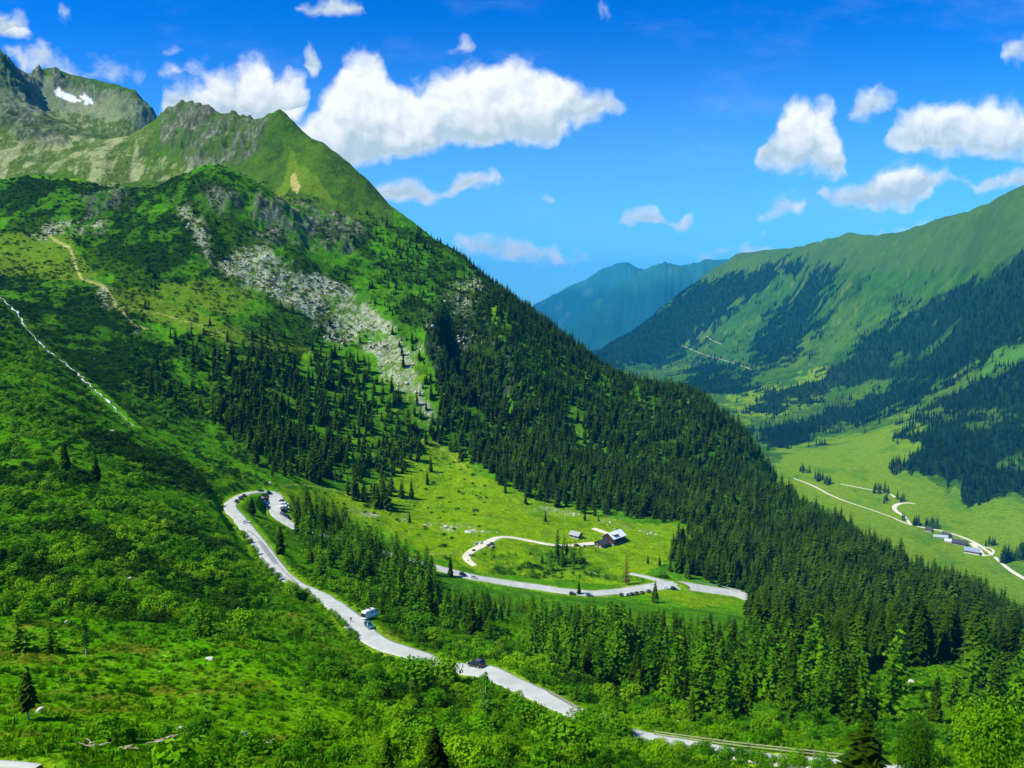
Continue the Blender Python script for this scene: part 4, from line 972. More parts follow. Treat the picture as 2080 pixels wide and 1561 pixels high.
clump([(1832,1058),(1834,1060)], 2, 16, 20, 'spruce between the gravel bend and the farm road', 'spruces between bend and farm road')
clump([(1845,970),(1848,975)], 1, 6, 8, 'tiny lone bush on the open valley meadow', 'bushes on the valley meadow')
# --- single trees that stand out
def solo(px, py, hpx, crowns, trunk, name, lab, cat, i=0, w=1.0, ymin=60):
    p = hit(px, py, ymin); h = ray(px, py - hpx)[1] * p.y - p.z
    keepout.append((p.x, p.y, h * .22))
    if py > 1600: print('solo', px, py, p, h)
    return stand('', name, (p.x, p.y, p.z - .1), h, i, i * 1.7, True, lab, cat, None, crowns, trunk, w)
SPT = [spruce(900 + i, 20, 8, .21, True, bare=.24, gap=.12, core=False).mesh('spruce_crown', [M['spruce']]) for i in range(2)]
solo(58, 1462, 118, SPT, trunkmesh('pale_trunk', .016, .93, M['birch']), 'spruce_tree', 'dark young spruce with pale bare trunk on the meadow at lower left', 'spruce', 0)
solo(175, 1335, 82, [larch(950, .17, n=12, bare=.35, s=.03).mesh('larch_crown', [M['larch']])], trunkmesh('pale_trunk2', .016, .95, M['birch'], .03), 'larch_tree', 'slim larch with leaning bare pale trunk at the meadow edge on the left', 'larch')
solo(105, 1325, 60, LAR, LTR, 'larch_tree', 'low bushy larch left of the slim larch with bare trunk', 'larch', 1, 1.4)
solo(40, 1320, 75, LAR, LTR, 'larch_tree', 'broad dark larch at the left edge above the meadow', 'larch', 2, 1.5)
solo(133, 955, 68, SPR, STR, 'spruce_tree', 'dark spruce alone in the scrub, left one of a pair high on the left slope', 'spruce', 1)
solo(196, 975, 58, SPR, STR, 'spruce_tree', 'smaller dark spruce, right one of a pair high on the left slope', 'spruce', 2)
solo(308, 798, 60, SPR, STR, 'spruce_tree', 'tall pointed spruce, leftmost of three on the green slope beyond the stream', 'spruce', 0, .8)
solo(320, 752, 36, SPR, STR, 'spruce_tree', 'pointed spruce, highest of three on the green slope beyond the stream', 'spruce', 1, .85)
solo(346, 802, 40, SPR, STR, 'spruce_tree', 'pointed spruce, rightmost of three on the green slope beyond the stream', 'spruce', 2, .85)
for px, py, hp, lb in [(875,958,36,'upper of two lone spruces in the middle of the bright meadow'),(868,985,32,'lower of two lone spruces in the middle of the bright meadow'),(836,1014,44,'spruce at the left rim of the bright meadow, taller of a pair'),
     (814,1012,32,'small spruce at the left rim of the bright meadow, shorter of a pair'),(780,1030,70,'tall spruce tip of the forest reaching down beside the meadow'),(1188,1058,24,'small spruce standing above the shingled hay hut'),(1110,1020,34,'spruce at the right rim of the bright meadow'),
     (832,1062,24,'small spruce on the stony strip below the meadow'),(1108,1060,24,'dark round spruce on the meadow left of the hay hut'),(1216,1060,15,'tiny spruce directly behind the big hut'),(915,1172,46,'pointed spruce touching the lower road left of the parked cars'),
     (1316,1145,20,'small spruce below the hut, left one of two'),(1340,1150,24,'small spruce below the hut, right one of two'),(1380,1160,62,'tall dark spruce at the corner of the forest above the road junction'),(1176,1208,32,'thin spruce in front of the lower road left of the parking row'),
     (1330,1225,48,'spruce in front of the lower road beside the parked cars')]:
    solo(px, py, hp, SPR, STR, 'spruce_tree', lb, 'spruce', int(px) % 4, .95, 300)
solo(570, 1125, 66, SPR, STR, 'spruce_tree', 'dark spruce inside the hairpin in front of the car park', 'spruce', 3, 1.1, 200)
solo(512, 1045, 40, SPR, STR, 'spruce_tree', 'spruce growing inside the hairpin left of the parked cars', 'spruce', 1, 1.3, 200)
solo(790, 1640, 160, SPR, STR, 'spruce_tree', 'dark spruce top at the lower edge, left one of a pair', 'spruce', 0, 1.1)
solo(885, 1640, 168, SPR, STR, 'spruce_tree', 'dark broad spruce top at the lower edge, right one of a pair', 'spruce', 1, 1.5)
solo(1745, 1690, 250, SPR, STR, 'spruce_tree', 'tall dark spruce at the bottom edge where the road leaves the picture', 'spruce', 2, 1.7, 50)
solo(1405, 1465, 72, SPR, STR, 'spruce_tree', 'dark slim spruce in the scrub below the larch wood', 'spruce', 3, .8)
solo(838, 1290, 50, BU, BS, 'alder_bush', 'dark bush right of the teal car beyond the road', 'bush', 0, 1.2)
brs = [larch(970, .26, n=12, bare=.2, s=.03).mesh('birch_crown', [M['leaf']])]
solo(985, 1462, 95, brs, stems('birch_trunks', [(Vector((.12,0,.7)),0,0),(Vector((-.1,.05,.75)),0,0),(Vector((.02,-.1,.8)),0,0)], .018, M['birch']), 'birch_tree', 'birch with three pale bare stems below the dark car', 'birch', 0, 1.1)
solo(1240, 1500, 70, brs, stems('birch_trunks', [(Vector((.15,0,.7)),0,0),(Vector((-.12,.05,.75)),0,0)], .018, M['birch']), 'birch_tree', 'birch with pale stems where the road disappears behind scrub', 'birch', 0, 1.3)
solo(1272, 1188, 62, [larch(980, .16, n=12, s=.03).mesh('dead_crown', [M['brown']])], STR, 'dead_spruce', 'reddish brown dead spruce beside the lower road', 'dead tree', 0, .8, 300)
for px, py, hp, w, lb in [(408,1285,66,1.0,'round bright green bush at the upper rim of the meadow'),(490,1292,60,1.1,'round darker green bush right of the brighter one at the meadow rim'),(1140,1540,95,1.2,'large bush with yellowish leaf tips below the road bend'),(840,1400,70,1.3,'broad bush in front of the gap in the road'),
     (1060,1475,60,1.2,'bright bush hiding the lower edge of the road below the dark car'),(590,1212,36,1.2,'bush that covers the road below the grey asphalt patch'),(900,1385,62,1.2,'bush left of the dark car in front of the road'),(1090,1480,60,.8,'bush poking up before the road left of its vanishing point')]:
    solo(px, py, hp, BU, BS, 'alder_bush', lb, 'bush', int(px) % 5, w)
# leafy alders at the lower right corner, close to the camera
for j, (px, py, dist, hgt, w, lb) in enumerate([(1990,1800,52,8.4,.7,'big alder crown with bright yellow green leaves in the lower right corner'),(2140,1750,50,10,.8,'alder crown cut off by the right edge of the picture'),(1850,1760,62,8.0,.6,'dark alder left of the bright crown in the lower right corner')]):
    u, e = ray(px, py); y = dist; x = u * y; z = H(x, y)
    mb, L = bush(990 + j, 11, .5, 5200, .017); cm_ = mb.mesh('alder_crown', [M['leaf'] if j < 2 else M['leaf_dark']]); sm_ = stems('alder_trunks', L, .016, M['bark'])
    print('alder', proj(x / y, (z + hgt) / y), z)
    stand('', 'alder_tree', (x, y, z - .2), hgt, 0, j, True, lb, 'alder', None, [cm_], sm_, w)
def bushrow(pts, n, h0, h1, lab, grp, w=1.2):
    c = np.array(pts, float)
    for i in range(n):
        t = (i + random.random()) / n * (len(c) - 1); a = min(int(t), len(c) - 2); q = c[a] + (c[a + 1] - c[a]) * (t - a) + [random.uniform(-6, 6), random.uniform(-3, 5)]
        p = hit(q[0], q[1], 60); stand('', 'alder_bush', (p.x, p.y, p.z - .1), random.uniform(h0, h1), i, random.uniform(0, 6), False, lab, 'bush', grp, BU, BS, w)
bushrow([(1178,1476),(1220,1492),(1262,1508)], 16, 3.4, 5.2, 'tall bush hiding the near road between its two visible stretches', 'bushes hiding the near road')
bushrow([(950,1385),(1010,1405),(1060,1440),(1110,1470),(1160,1490)], 16, 1.8, 3.4, 'bush along the lower edge of the near road below the dark car', 'bushes below the dark car')
bushrow([(830,1362),(870,1372),(930,1378)], 7, 2.2, 4.4, 'bush in front of the road between the camper van and the dark car', 'bushes between van and dark car')
bushrow([(596,1212),(612,1216),(634,1224)], 9, 3.6, 5.2, 'tall bush hiding the road between the grey patch and the camper van', 'bushes between patch and van')
bushrow([(640,1222),(680,1256),(705,1285),(730,1315)], 11, 1.6, 3.0, 'bush at the lower edge of the road left of the camper van', 'bushes left of the camper van')
bushrow([(470,1065),(495,1095),(515,1125),(540,1155),(565,1185),(600,1208)], 15, 2.0, 4.4, 'bush at the outer edge of the road below the hairpin', 'bushes below the hairpin')
bushrow([(1260,1512),(1310,1518),(1370,1526),(1420,1532),(1500,1544),(1600,1556),(1690,1564)], 44, 1.3, 2.6, 'low bush in front of the road at the lower right', 'bushes at the lower right road')
# --- broadleaved scrub: the bushes that show largest are things of their own
S = scatter(D_shrub, 0.26, 1.6, 760); S = S[clear(S, .5)]; hh = rng.gamma(3.2, .58, len(S)).clip(.6, 5.0)
nr = np.hypot(S[:, 0], S[:, 1]) < 150; hh = np.where(nr, hh * .8, hh)
k_ = seen(S, hh, .01) & (sight(S, hh) | (hh < 2.0)); S, hh = S[k_], hh[k_]; print('shrubs', len(S))
size = pxh(S, hh) * seen(S, hh, 0); px, py = proj(S[:, 0] / S[:, 1], S[:, 2] / S[:, 1]); size *= (px > 0) & (px < 2080) & (py < 1565); order = np.argsort(-size)
for k2, i in enumerate(order[:200]):
    lb = 'leafy green bush in the scrub along the lower edge of the picture' if py[i] > 1440 else ('leafy green bush in the scrub around the lower road' if px[i] > 620 else 'leafy green bush in the scrub covering the left slope')
    stand('', 'alder_bush', S[i] - [0, 0, .05], hh[i], k2, random.uniform(0, 6), False, lb, 'bush', {'e': 'bushes along the lower edge', 'l': 'bushes around the lower road', 'r': 'bushes on the left slope'}['e' if py[i] > 1440 else 'l' if px[i] > 620 else 'r'], BU, BS, random.uniform(.9, 1.4))
r_ = order[200:]; dk = vn(S[r_, 0] / 22, S[r_, 1] / 22, 5) * .6 + vn(S[r_, 0] / 5, S[r_, 1] / 5, 8) * .4 > .56
for poly in HEDGE: dk |= inpoly(px[r_], py[r_], poly)
for nm, sel, ms, lb in (('leafy_scrub', ~dk, SH, 'dense leafy green scrub covering the near slopes'), ('dark_scrub', dk, SHD, 'dark green scrub patches between the leafy bushes')):
    T = S[r_][sel]; h2 = hh[r_][sel]; n = len(T); w = rng.uniform(.85, 1.5, n)
    stuff(nm, T - [0, 0, .08], np.stack([h2 * w, h2 * w, h2], 1), rng.uniform(0, 6, n), rng.uniform(0, 1, n), ms, lb, 'scrub')
# --- mountain pine scrub higher up
S = scatter(np.maximum(D_mat, .06 * ((YY > 480) & (YY < 1150) & (PX < 1000) & (up < .5) & (D_scree < .5))), 0.075, 2.6, 1350); hh = rng.gamma(8, .22, len(S)).clip(.8, 3.2)
k_ = seen(S, hh, .01) & clear(S); S, hh = S[k_], hh[k_]; n = len(S); print('mats', n)
stuff('mountain_pine_scrub', S - [0, 0, .1], np.stack([hh * 1.1, hh * 1.1, hh], 1), rng.uniform(0, 6, n), rng.uniform(0, 1, n), MAT_, 'dark mountain pine scrub in patches over the upper slopes', 'scrub')
# --- herbs and tall grass
S = scatter(((YY > 55) & (YY < 330) & (road_dist > 1.2)) * sstep(-.6, .3, n_fin), 0.55, 1.0, 330); S = S[clear(S)]; hh = rng.gamma(5, .1, len(S)).clip(.25, 1.0)
k_ = seen(S, hh, .01); S, hh = S[k_], hh[k_]; n = len(S); print('herbs', n)
stuff('tall_herbs', S - [0, 0, .04], np.stack([hh * 1.4, hh * 1.4, hh], 1), rng.uniform(0, 6, n), rng.uniform(0, 1, n), HB, 'tall grass and herbs on the near meadow and slopes', 'herbs')
# --- boulders of the scree
S = scatter(D_scree * scn, 0.16, 1.5, 1300); n = len(S); s3 = rng.gamma(3, .45, (n, 1)).clip(.5, 5) * rng.uniform(.7, 1.3, (n, 3)); print('rocks', n)
k_ = seen(S, s3[:, 2], .01); S, s3 = S[k_], s3[k_]; n = len(S)
stuff('scree_boulders', S, s3, rng.uniform(0, 6, n), rng.uniform(0, 1, n), RK, 'pale grey boulders of the scree fields on the mountainside', 'boulders', rng.uniform(-.5, .5, (n, 2)))
S = scatter(((YY < 800) & (YY > 70) & (road_dist > 1)) * np.maximum(mead * .9, .25) * sstep(.2, .5, n_med), 0.02, 2, 800); n = len(S); s3 = rng.gamma(3, .2, (n, 1)).clip(.3, 2) * rng.uniform(.7, 1.4, (n, 3))
k_ = seen(S, s3[:, 2], .01) & clear(S); S, s3 = S[k_], s3[k_]; n = len(S); print('stones', n)
stuff('scattered_stones', S, s3, rng.uniform(0, 6, n), rng.uniform(0, 1, n), RK, 'small pale stones scattered over the meadows', 'stones')
# ---------------------------------------------------------------- vehicles
def paint(name, c, rough=0.25): return mat(name, c, rough, 0.06, 1.0, spec=0.5, coat=0.6)
CP = {'black': paint('black_paint', (.012, .012, .015)), 'white': paint('white_paint', (.82, .82, .80)), 'silver': paint('silver_paint', (.42, .45, .47)), 'red': paint('red_paint', (.35, .02, .02)),
      'teal': paint('teal_paint', (.015, .10, .13)), 'grey': paint('grey_paint', (.10, .11, .12)), 'dark red': paint('dark_red_paint', (.10, .012, .01)), 'blue': paint('blue_paint', (.02, .05, .16))}
M['glass'] = mat('dark_glass', (.02, .03, .035), .08, .05, 1, spec=.8); M['tyre'] = mat('tyre_rubber', (.015, .015, .015), .9, .1, 2); M['rim'] = mat('wheel_rim', (.5, .5, .52), .35, .05, 2, metal=.8)
M['lamp'] = mat('lamp_glass', (.75, .78, .8), .15, .05, 2); M['rearlamp'] = mat('rear_lamp', (.5, .01, .01), .2, .05, 2); M['plastic'] = mat('black_plastic', (.02, .02, .02), .6, .1, 2)
def loft(mb, secs, mi=0):
    """secs: (x, half width low, half width high, z low, z high)"""
    b0 = len(mb.v)
    for x, w0, w1, z0, z1 in secs:
        zm = z0 + (z1 - z0) * .55
        for y, z in ((-w0 * .9, z0), (-w0, z0 + .12), (-w0 * 1.01, zm), (-w1, z1 - .03), (-w1 * .9, z1), (w1 * .9, z1), (w1, z1 - .03), (w0 * 1.01, zm), (w0, z0 + .12), (w0 * .9, z0)): mb.v.append((x, y, z))
    for i in range(len(secs) - 1):
        for j in range(10):
            k2 = (j + 1) % 10; mb.f.append((b0 + i * 10 + j, b0 + i * 10 + k2, b0 + (i + 1) * 10 + k2, b0 + (i + 1) * 10 + j)); mb.m.append(mi)
    mb.f.append(tuple(b0 + j for j in range(9, -1, -1))); mb.m.append(mi); e = b0 + (len(secs) - 1) * 10; mb.f.append(tuple(e + j for j in range(10))); mb.m.append(mi)
def wheel_meshes(r, w):
    t = MB(); t.tube((0, -w / 2, 0), (0, w / 2, 0), r, r, 18, 0, True); q = MB()
    for s in (-1, 1): q.tube((0, s * w * .48, 0), (0, s * w * .56, 0), r * .62, r * .55, 14, 0, True)
    return t.mesh('tyre', [M['tyre']], False), q.mesh('rim', [M['rim']])
WH = wheel_meshes(.33, .22)
def car_meshes(kind):
    b1 = MB(); g = MB(); rf = MB(); base, wb, L = {'hatch': (0, 2.6, 4.2), 'estate': (0, 2.75, 4.7), 'suv': (.12, 2.7, 4.5)}[kind]; h = .92 + base; H_ = {'hatch': 1.45, 'estate': 1.48, 'suv': 1.68}[kind]; f = L / 2
    loft(b1, [(-f, .72, .66, .35, h - .12), (-f + .12, .84, .78, .25, h), (-f + .9, .89, .82, .22, h), (.35, .89, .82, .22, h), (f - 1.15, .88, .80, .22, h - .06), (f - .4, .84, .74, .24, h - .2), (f - .06, .72, .62, .3, h - .34), (f, .62, .5, .36, h - .42)])
    re = {'hatch': -f + .25, 'estate': -f + .12, 'suv': -f + .2}[kind]
    lo = [(re, .80, h), (f - 1.3, .80, h - .04)]; up = [(re + .28, .62, H_ - .03), (f - 2.05, .62, H_)]
    p = [(lo[0][0], -lo[0][1], lo[0][2]), (lo[1][0], -lo[1][1], lo[1][2]), (lo[1][0], lo[1][1], lo[1][2]), (lo[0][0], lo[0][1], lo[0][2])]; q = [(up[0][0], -up[0][1], up[0][2]), (up[1][0], -up[1][1], up[1][2]), (up[1][0], up[1][1], up[1][2]), (up[0][0], up[0][1], up[0][2])]
    for i in range(4): j = (i + 1) % 4; g.poly([p[i], p[j], q[j], q[i]])
    g.poly(q)
    loft(rf, [(up[0][0] - .06, .60, .55, H_ - .05, H_ + .0), (up[0][0] + .5, .63, .58, H_ - .03, H_ + .05), (up[1][0] - .3, .63, .58, H_ - .03, H_ + .05), (up[1][0] + .05, .60, .55, H_ - .04, H_ + .01)])
    pil = MB()
    for s in (-1, 1):
        for a, c in (((re, s * .81, h), (re + .28, s * .63, H_)), ((-.1, s * .815, h), (-.15, s * .635, H_)), ((f - 1.3, s * .81, h - .03), (f - 2.05, s * .63, H_))): pil.tube(a, c, .05, .045, 5)
    b0 = len(rf.v); rf.v += pil.v; rf.f += [tuple(b0 + i for i in fc) for fc in pil.f]; rf.m += pil.m
    lm = MB(); rl = MB()
    lm.box((f - .14, 0, h - .36), (.2, .26, .14)); rl.box((-f + .05, 0, h - .2), (.16, .22, .2))
    return b1, g, rf, lm, rl, f, wb, h
CARS = {k2: car_meshes(k2) for k2 in ('hatch', 'estate', 'suv')}
CACHE = {}
def ground_frame(p, ang, L=2.6, W_=1.5):
    d = Vector((math.cos(ang), math.sin(ang))); n = Vector((-d.y, d.x)); q = []
    for a, c in ((1, 0), (-1, 0), (0, 1), (0, -1)):
        x = p.x + d.x * a * L / 2 + n.x * c * W_ / 2; y = p.y + d.y * a * L / 2 + n.y * c * W_ / 2; q.append(Vector((x, y, H(x, y))))
    fx = (q[0] - q[1]).normalized(); fy = (q[2] - q[3]).normalized(); fz = fx.cross(fy).normalized(); fy = fz.cross(fx)
    z = sum(v.z for v in q) / 4
    return Matrix(((fx.x, fy.x, fz.x), (fx.y, fy.y, fz.y), (fx.z, fy.z, fz.z))).to_euler(), z
def place(o, p, ang, lift): e, z = ground_frame(p, ang); o.rotation_euler = e; o.location = (p.x, p.y, z + lift)
def car(px, py, px2, py2, kind, colour, label, group, lift=.32, cat='car', perp=False, ymin=75, scale=1.0):
    p = hit(px, py, ymin); q = hit(px2, py2, ymin); ang = math.atan2(q.y - p.y, q.x - p.x) + (PI / 2 if perp else 0)
    b1, g, rf, lm, rl, f, wb, h = CARS[kind]; key = (kind, colour)
    if key not in CACHE: CACHE[key] = (b1.mesh('car_body', [CP[colour]], True), g.mesh('car_windows', [M['glass']]), rf.mesh('car_roof', [CP[colour]]), lm.mesh('headlight', [M['lamp']]), rl.mesh('rear_light', [M['rearlamp']]))
    me = CACHE[key]; o = empty('parked_car'); place(o, p, ang, lift); o.scale = (scale,) * 3
    link('body', me[0], o); link('windows', me[1], o); link('roof', me[2], o)
    for s in (-1, 1):
        link('headlight', me[3], o, (0, s * .52, 0)); link('rear_light', me[4], o, (0, s * .62, 0))
        for x in (-wb / 2, wb / 2): w = link('wheel', WH[0], o, (x, s * .78, .33)); link('rim', WH[1], w)
    tag(o, label, cat, group); return o
def van(px, py, px2, py2, colour, label, group, lift=.32, L=6.0, ymin=75, perp=False, Hh=2.7):
    p = hit(px, py, ymin); q = hit(px2, py2, ymin); ang = math.atan2(q.y - p.y, q.x - p.x) + (PI / 2 if perp else 0); f = L / 2
    b1 = MB(); loft(b1, [(-f, .92, .88, .35, Hh - .1), (-f + .15, .98, .92, .3, Hh), (f - 1.9, .98, .90, .3, Hh), (f - 1.5, .98, .88, .3, Hh - .25), (f - .95, .96, .84, .3, 1.35), (f - .1, .88, .74, .32, 1.05), (f, .8, .66, .4, .95)])
    g = MB(); g.poly([(f - 1.52, -.78, Hh - .34), (f - 1.52, .78, Hh - .34), (f - .95, .8, 1.42), (f - .95, -.8, 1.42)])
    for v_ in range(4): g.v[v_] = (g.v[v_][0] + .05, g.v[v_][1], g.v[v_][2] + .03)
    for s in (-1, 1): g.box((f - 1.75, s * .965, 1.75), (.7, .06, .55)); g.box((f - 3.6, s * .975, 1.85), (1.1, .06, .5))
    o = empty('camper_van'); place(o, p, ang, lift); link('body', b1.mesh('van_body', [CP[colour]], False), o); link('windows', g.mesh('van_windows', [M['glass']]), o)
    sk = MB(); sk.box((-.3, 0, Hh + .05), (1.1, .8, .12)); link('roof_hatch', sk.mesh('roof_hatch', [M['plastic']]), o)
    for s in (-1, 1):
        hl = MB(); hl.box((f - .05, s * .62, .85), (.12, .28, .2)); link('headlight', hl.mesh('headlight', [M['lamp']]), o)
        for x in (-f + 1.1, f - 1.1): w = link('wheel', WH[0], o, (x, s * .85, .34)); link('rim', WH[1], w)
    tag(o, label, 'van', group); return o
car(968, 1356, 925, 1349, 'estate', 'black', 'black car driving on the near road with scrub in front of it', None, scale=1.12)
vn_ = van(752, 1256, 790, 1266, 'white', 'large white camper van parked beside the near road', None, L=6.6)
aw = MB(); aw.box((0, 0, 0), (.12, 1.7, 1.1)); aw.box((-.15, 0, -.2), (.25, 1.5, .1)); ob = link('bike_rack', aw.mesh('bike_rack', [M['plastic']]), vn_, (-3.4, 0, 1.5))
car(750, 1277, 764, 1287, 'suv', 'teal', 'dark teal car parked in front of the white camper van', None, lift=.28)
PK = 'vehicles in the hairpin car park'
for px, py, px2, py2, kd, cl, lb in [(481,1021,492,1013,'hatch','black','dark car first from the left on the curved road above the hairpin'),(489,1015,499,1009,'suv','grey','grey car second from the left on the curved road above the hairpin'),(496,1010,506,1005,'hatch','black','dark car third from the left on the curved road above the hairpin'),
  (530,1000,540,999,'estate','black','black car at the far kerb of the car park, leftmost there'),(547,1004,556,1004,'hatch','black','small black car alone in the middle of the car park entrance'),
  (532,1011,541,1012,'hatch','silver','silver car at the back of the left cluster in the car park'),(534,1017,543,1018,'hatch','black','black car in the left cluster beside the red one'),(541,1018,550,1019,'hatch','red','red car in the left cluster of the car park'),
  (538,1024,548,1025,'estate','white','white car below the red one in the car park'),(544,1033,546,1043,'estate','black','black car parked lengthwise below the left cluster'),
  (574,1021,584,1021,'hatch','dark red','dark red car at the top of the right parking row'),(578,1041,588,1042,'suv','black','black car in the right row below the white vans'),(575,1048,584,1052,'estate','grey','dark grey car at the lower end of the right parking row'),(584,1053,592,1058,'suv','black','black car set back beside the lower end of the right row'),
  (501,1064,509,1063,'hatch','white','white car standing alone just below the hairpin tip')]:
    car(px, py, px2, py2, kd, cl, lb, PK, lift=.34)
van(577, 1028, 587, 1028, 'white', 'white van in the right row next to the dark red car', PK, lift=.34, L=5.4, Hh=2.3)
van(578, 1035, 588, 1035, 'white', 'lower of the two white vans in the right row', PK, lift=.34, L=5.8, Hh=2.5)
LR = 'cars along the lower road'
for px, py, px2, py2, kd, cl, lb in [(940,1170,955,1173,'suv','black','black car driving on the lower road behind the silver one'),(963,1176,978,1179,'hatch','silver','silver car on the lower road just right of the black one'),
  (1163,1209,1175,1210,'hatch','black','dark car half hidden by trees at the lower road, left one of two'),(1197,1212,1209,1213,'hatch','grey','dark car half hidden by trees at the lower road, right one of two'),
  (1262,1211,1268,1206,'hatch','black','black car at the left end of the parking row'),(1272,1211,1278,1206,'estate','white','white car second in the parking row by the lower road'),(1283,1210,1289,1205,'hatch','black','black car left of the middle of the parking row'),
  (1293,1209,1299,1204,'suv','black','black car in the middle of the parking row'),(1304,1207,1310,1202,'hatch','dark red','dark red car in the parking row'),(1318,1204,1324,1199,'hatch','black','black car right of the dark red one'),
  (1329,1202,1335,1197,'estate','white','white car at the right end of the parking row'),(1354,1197,1366,1198,'hatch','white','white car below the road junction'),(1369,1199,1381,1200,'suv','black','black car right of the white one below the road junction')]:
    car(px, py, px2, py2, kd, cl, lb, LR, lift=.34)
TR = 'cars by the gravel track'
for px, py, px2, py2, kd, cl, lb in [(967,1107,974,1103,'hatch','silver','silver car leftmost beside the gravel track'),(977,1105,984,1101,'hatch','white','white car second from the left beside the gravel track'),(990,1109,997,1105,'hatch','white','white car on the gravel track touching the black one'),
  (999,1107,1006,1103,'suv','black','black car at the bend of the gravel track'),(1000,1113,1007,1109,'estate','silver','silver car parked just below the black one at the gravel bend'),(1172,1110,1180,1109,'hatch','black','dark car on the gravel yard left of the big hut'),(1186,1111,1194,1110,'hatch','white','white car on the gravel yard left of the big hut')]:
    car(px, py, px2, py2, kd, cl, lb, TR, lift=.26)
# ---------------------------------------------------------------- people
def skinmesh(name, pts, edges, rad, mt, sub=2):
    m = bpy.data.meshes.new(name); m.from_pydata(pts, edges, []); o = bpy.data.objects.new(name, m); C.objects.link(o)
    o.modifiers.new('skin', 'SKIN')
    for i, r in enumerate(rad): m.skin_vertices[0].data[i].radius = (r, r)
    m.skin_vertices[0].data[0].use_root = True
    s = o.modifiers.new('sub', 'SUBSURF'); s.levels = s.render_levels = sub
    dg = bpy.context.evaluated_depsgraph_get(); me = bpy.data.meshes.new_from_object(o.evaluated_get(dg)); bpy.data.objects.remove(o)
    me.name = name; me.materials.clear(); me.materials.append(mt)
    for p in me.polygons: p.use_smooth = True
    return me
M['skin'] = mat('skin', (.5, .32, .22), .6, .1, 5); M['hair'] = mat('hair', (.03, .02, .012), .8, .2, 5)
J = [(0,0,.95),(0,0,1.15),(0,.01,1.38),(0,.02,1.50),(0,.01,1.60),(0,0,1.70), (-.18,.01,1.40),(-.25,.03,1.14),(-.22,-.10,.90),(-.21,-.14,.80), (.18,.01,1.40),(.26,0,1.14),(.24,.08,.90),(.23,.11,.80), (-.10,0,.90),(-.12,-.10,.50),(-.12,.02,.08),(-.13,-.14,.03), (.10,0,.90),(.11,.06,.50),(.12,.22,.08),(.12,.10,.03)]
JE = [(0,1),(1,2),(2,3),(3,4),(4,5),(2,6),(6,7),(7,8),(8,9),(2,10),(10,11),(11,12),(12,13),(0,14),(14,15),(15,16),(16,17),(0,18),(18,19),(19,20),(20,21)]
JR = [.14,.13,.14,.055,.095,.085,.06,.045,.033,.035,.06,.045,.033,.035,.09,.06,.042,.035,.09,.06,.042,.035]
BODY = skinmesh('person_body', J, JE, JR, M['skin'])
jk = [0,1,2,6,7,8,10,11,12]; mp = {a: i for i, a in enumerate(jk)}
def clothes(name, mt, ids, extra=.018):
    mp = {a: i for i, a in enumerate(ids)}
    return skinmesh(name, [J[a] for a in ids], [(mp[a], mp[c]) for a, c in JE if a in mp and c in mp], [JR[a] + extra for a in ids], mt)
HAIR = skinmesh('hair', [(0,.03,1.66),(0,.03,1.74)], [(0,1)], [.10,.085], M['hair'], 2)
def person(px, py, rz, cj, ct, label, group=None, ymin=75):
    p = hit(px, py, ymin); o = empty('person', (p.x, p.y, p.z + .33), rz)
    link('body', BODY, o); link('hair', HAIR, o)
    link('jacket', clothes('jacket', mat('jacket_cloth', cj, .9, .1, 4), jk), o); link('trousers', clothes('trousers', mat('trouser_cloth', ct, .9, .1, 4), [0,14,15,16,18,19,20]), o)
    pk = MB(); pk.box((0, .22, 1.22), (.28, .18, .42)); link('backpack', pk.mesh('backpack', [M['plastic']]), o)
    tag(o, label, 'person', group)
person(713, 1266, .6, (.015,.015,.02), (.02,.02,.025), 'person in dark clothes walking alone on the near road beside the camper van')
person(495, 1091, 1.2, (.02,.02,.03), (.02,.02,.02), 'person in dark clothes on the road below the hairpin, upper one of a pair')
person(496, 1095, 2.0, (.03,.02,.02), (.015,.015,.02), 'person in dark clothes on the road below the hairpin, lower one of a pair')
person(562, 1004, .3, (.02,.02,.02), (.03,.03,.035), 'person in dark clothes standing at the far kerb of the car park')
# ---------------------------------------------------------------- buildings
M['metal_roof'] = mat('pale_metal_roof', (.62, .66, .68), .45, .06, .8, metal=.0, spec=.5); M['shingle'] = mat('grey_shingles', (.30, .31, .29), .9, .25, 2.5, .4)
M['dark_roof'] = mat('dark_roof', (.035, .035, .045), .7, .25, 1.5); M['slate_roof'] = mat('slate_blue_roof', (.20, .25, .30), .6, .15, 1.0); M['green_roof'] = mat('weathered_grey_green_roof', (.30, .37, .34), .7, .2, 1.0)
M['boards'] = mat('dark_timber', (.05, .03, .018), .9, .35, 3.0, .3); M['plaster'] = mat('pale_plaster', (.60, .55, .46), .9, .08, 1.0); M['pink'] = mat('pinkish_timber', (.48, .28, .20), .9, .15, 2.0); M['frame'] = mat('window_frame', (.6, .58, .52), .7, .1, 2.0); M['stone'] = mat('stone_base', (.32, .31, .28), .95, .3, 1.5, .4)
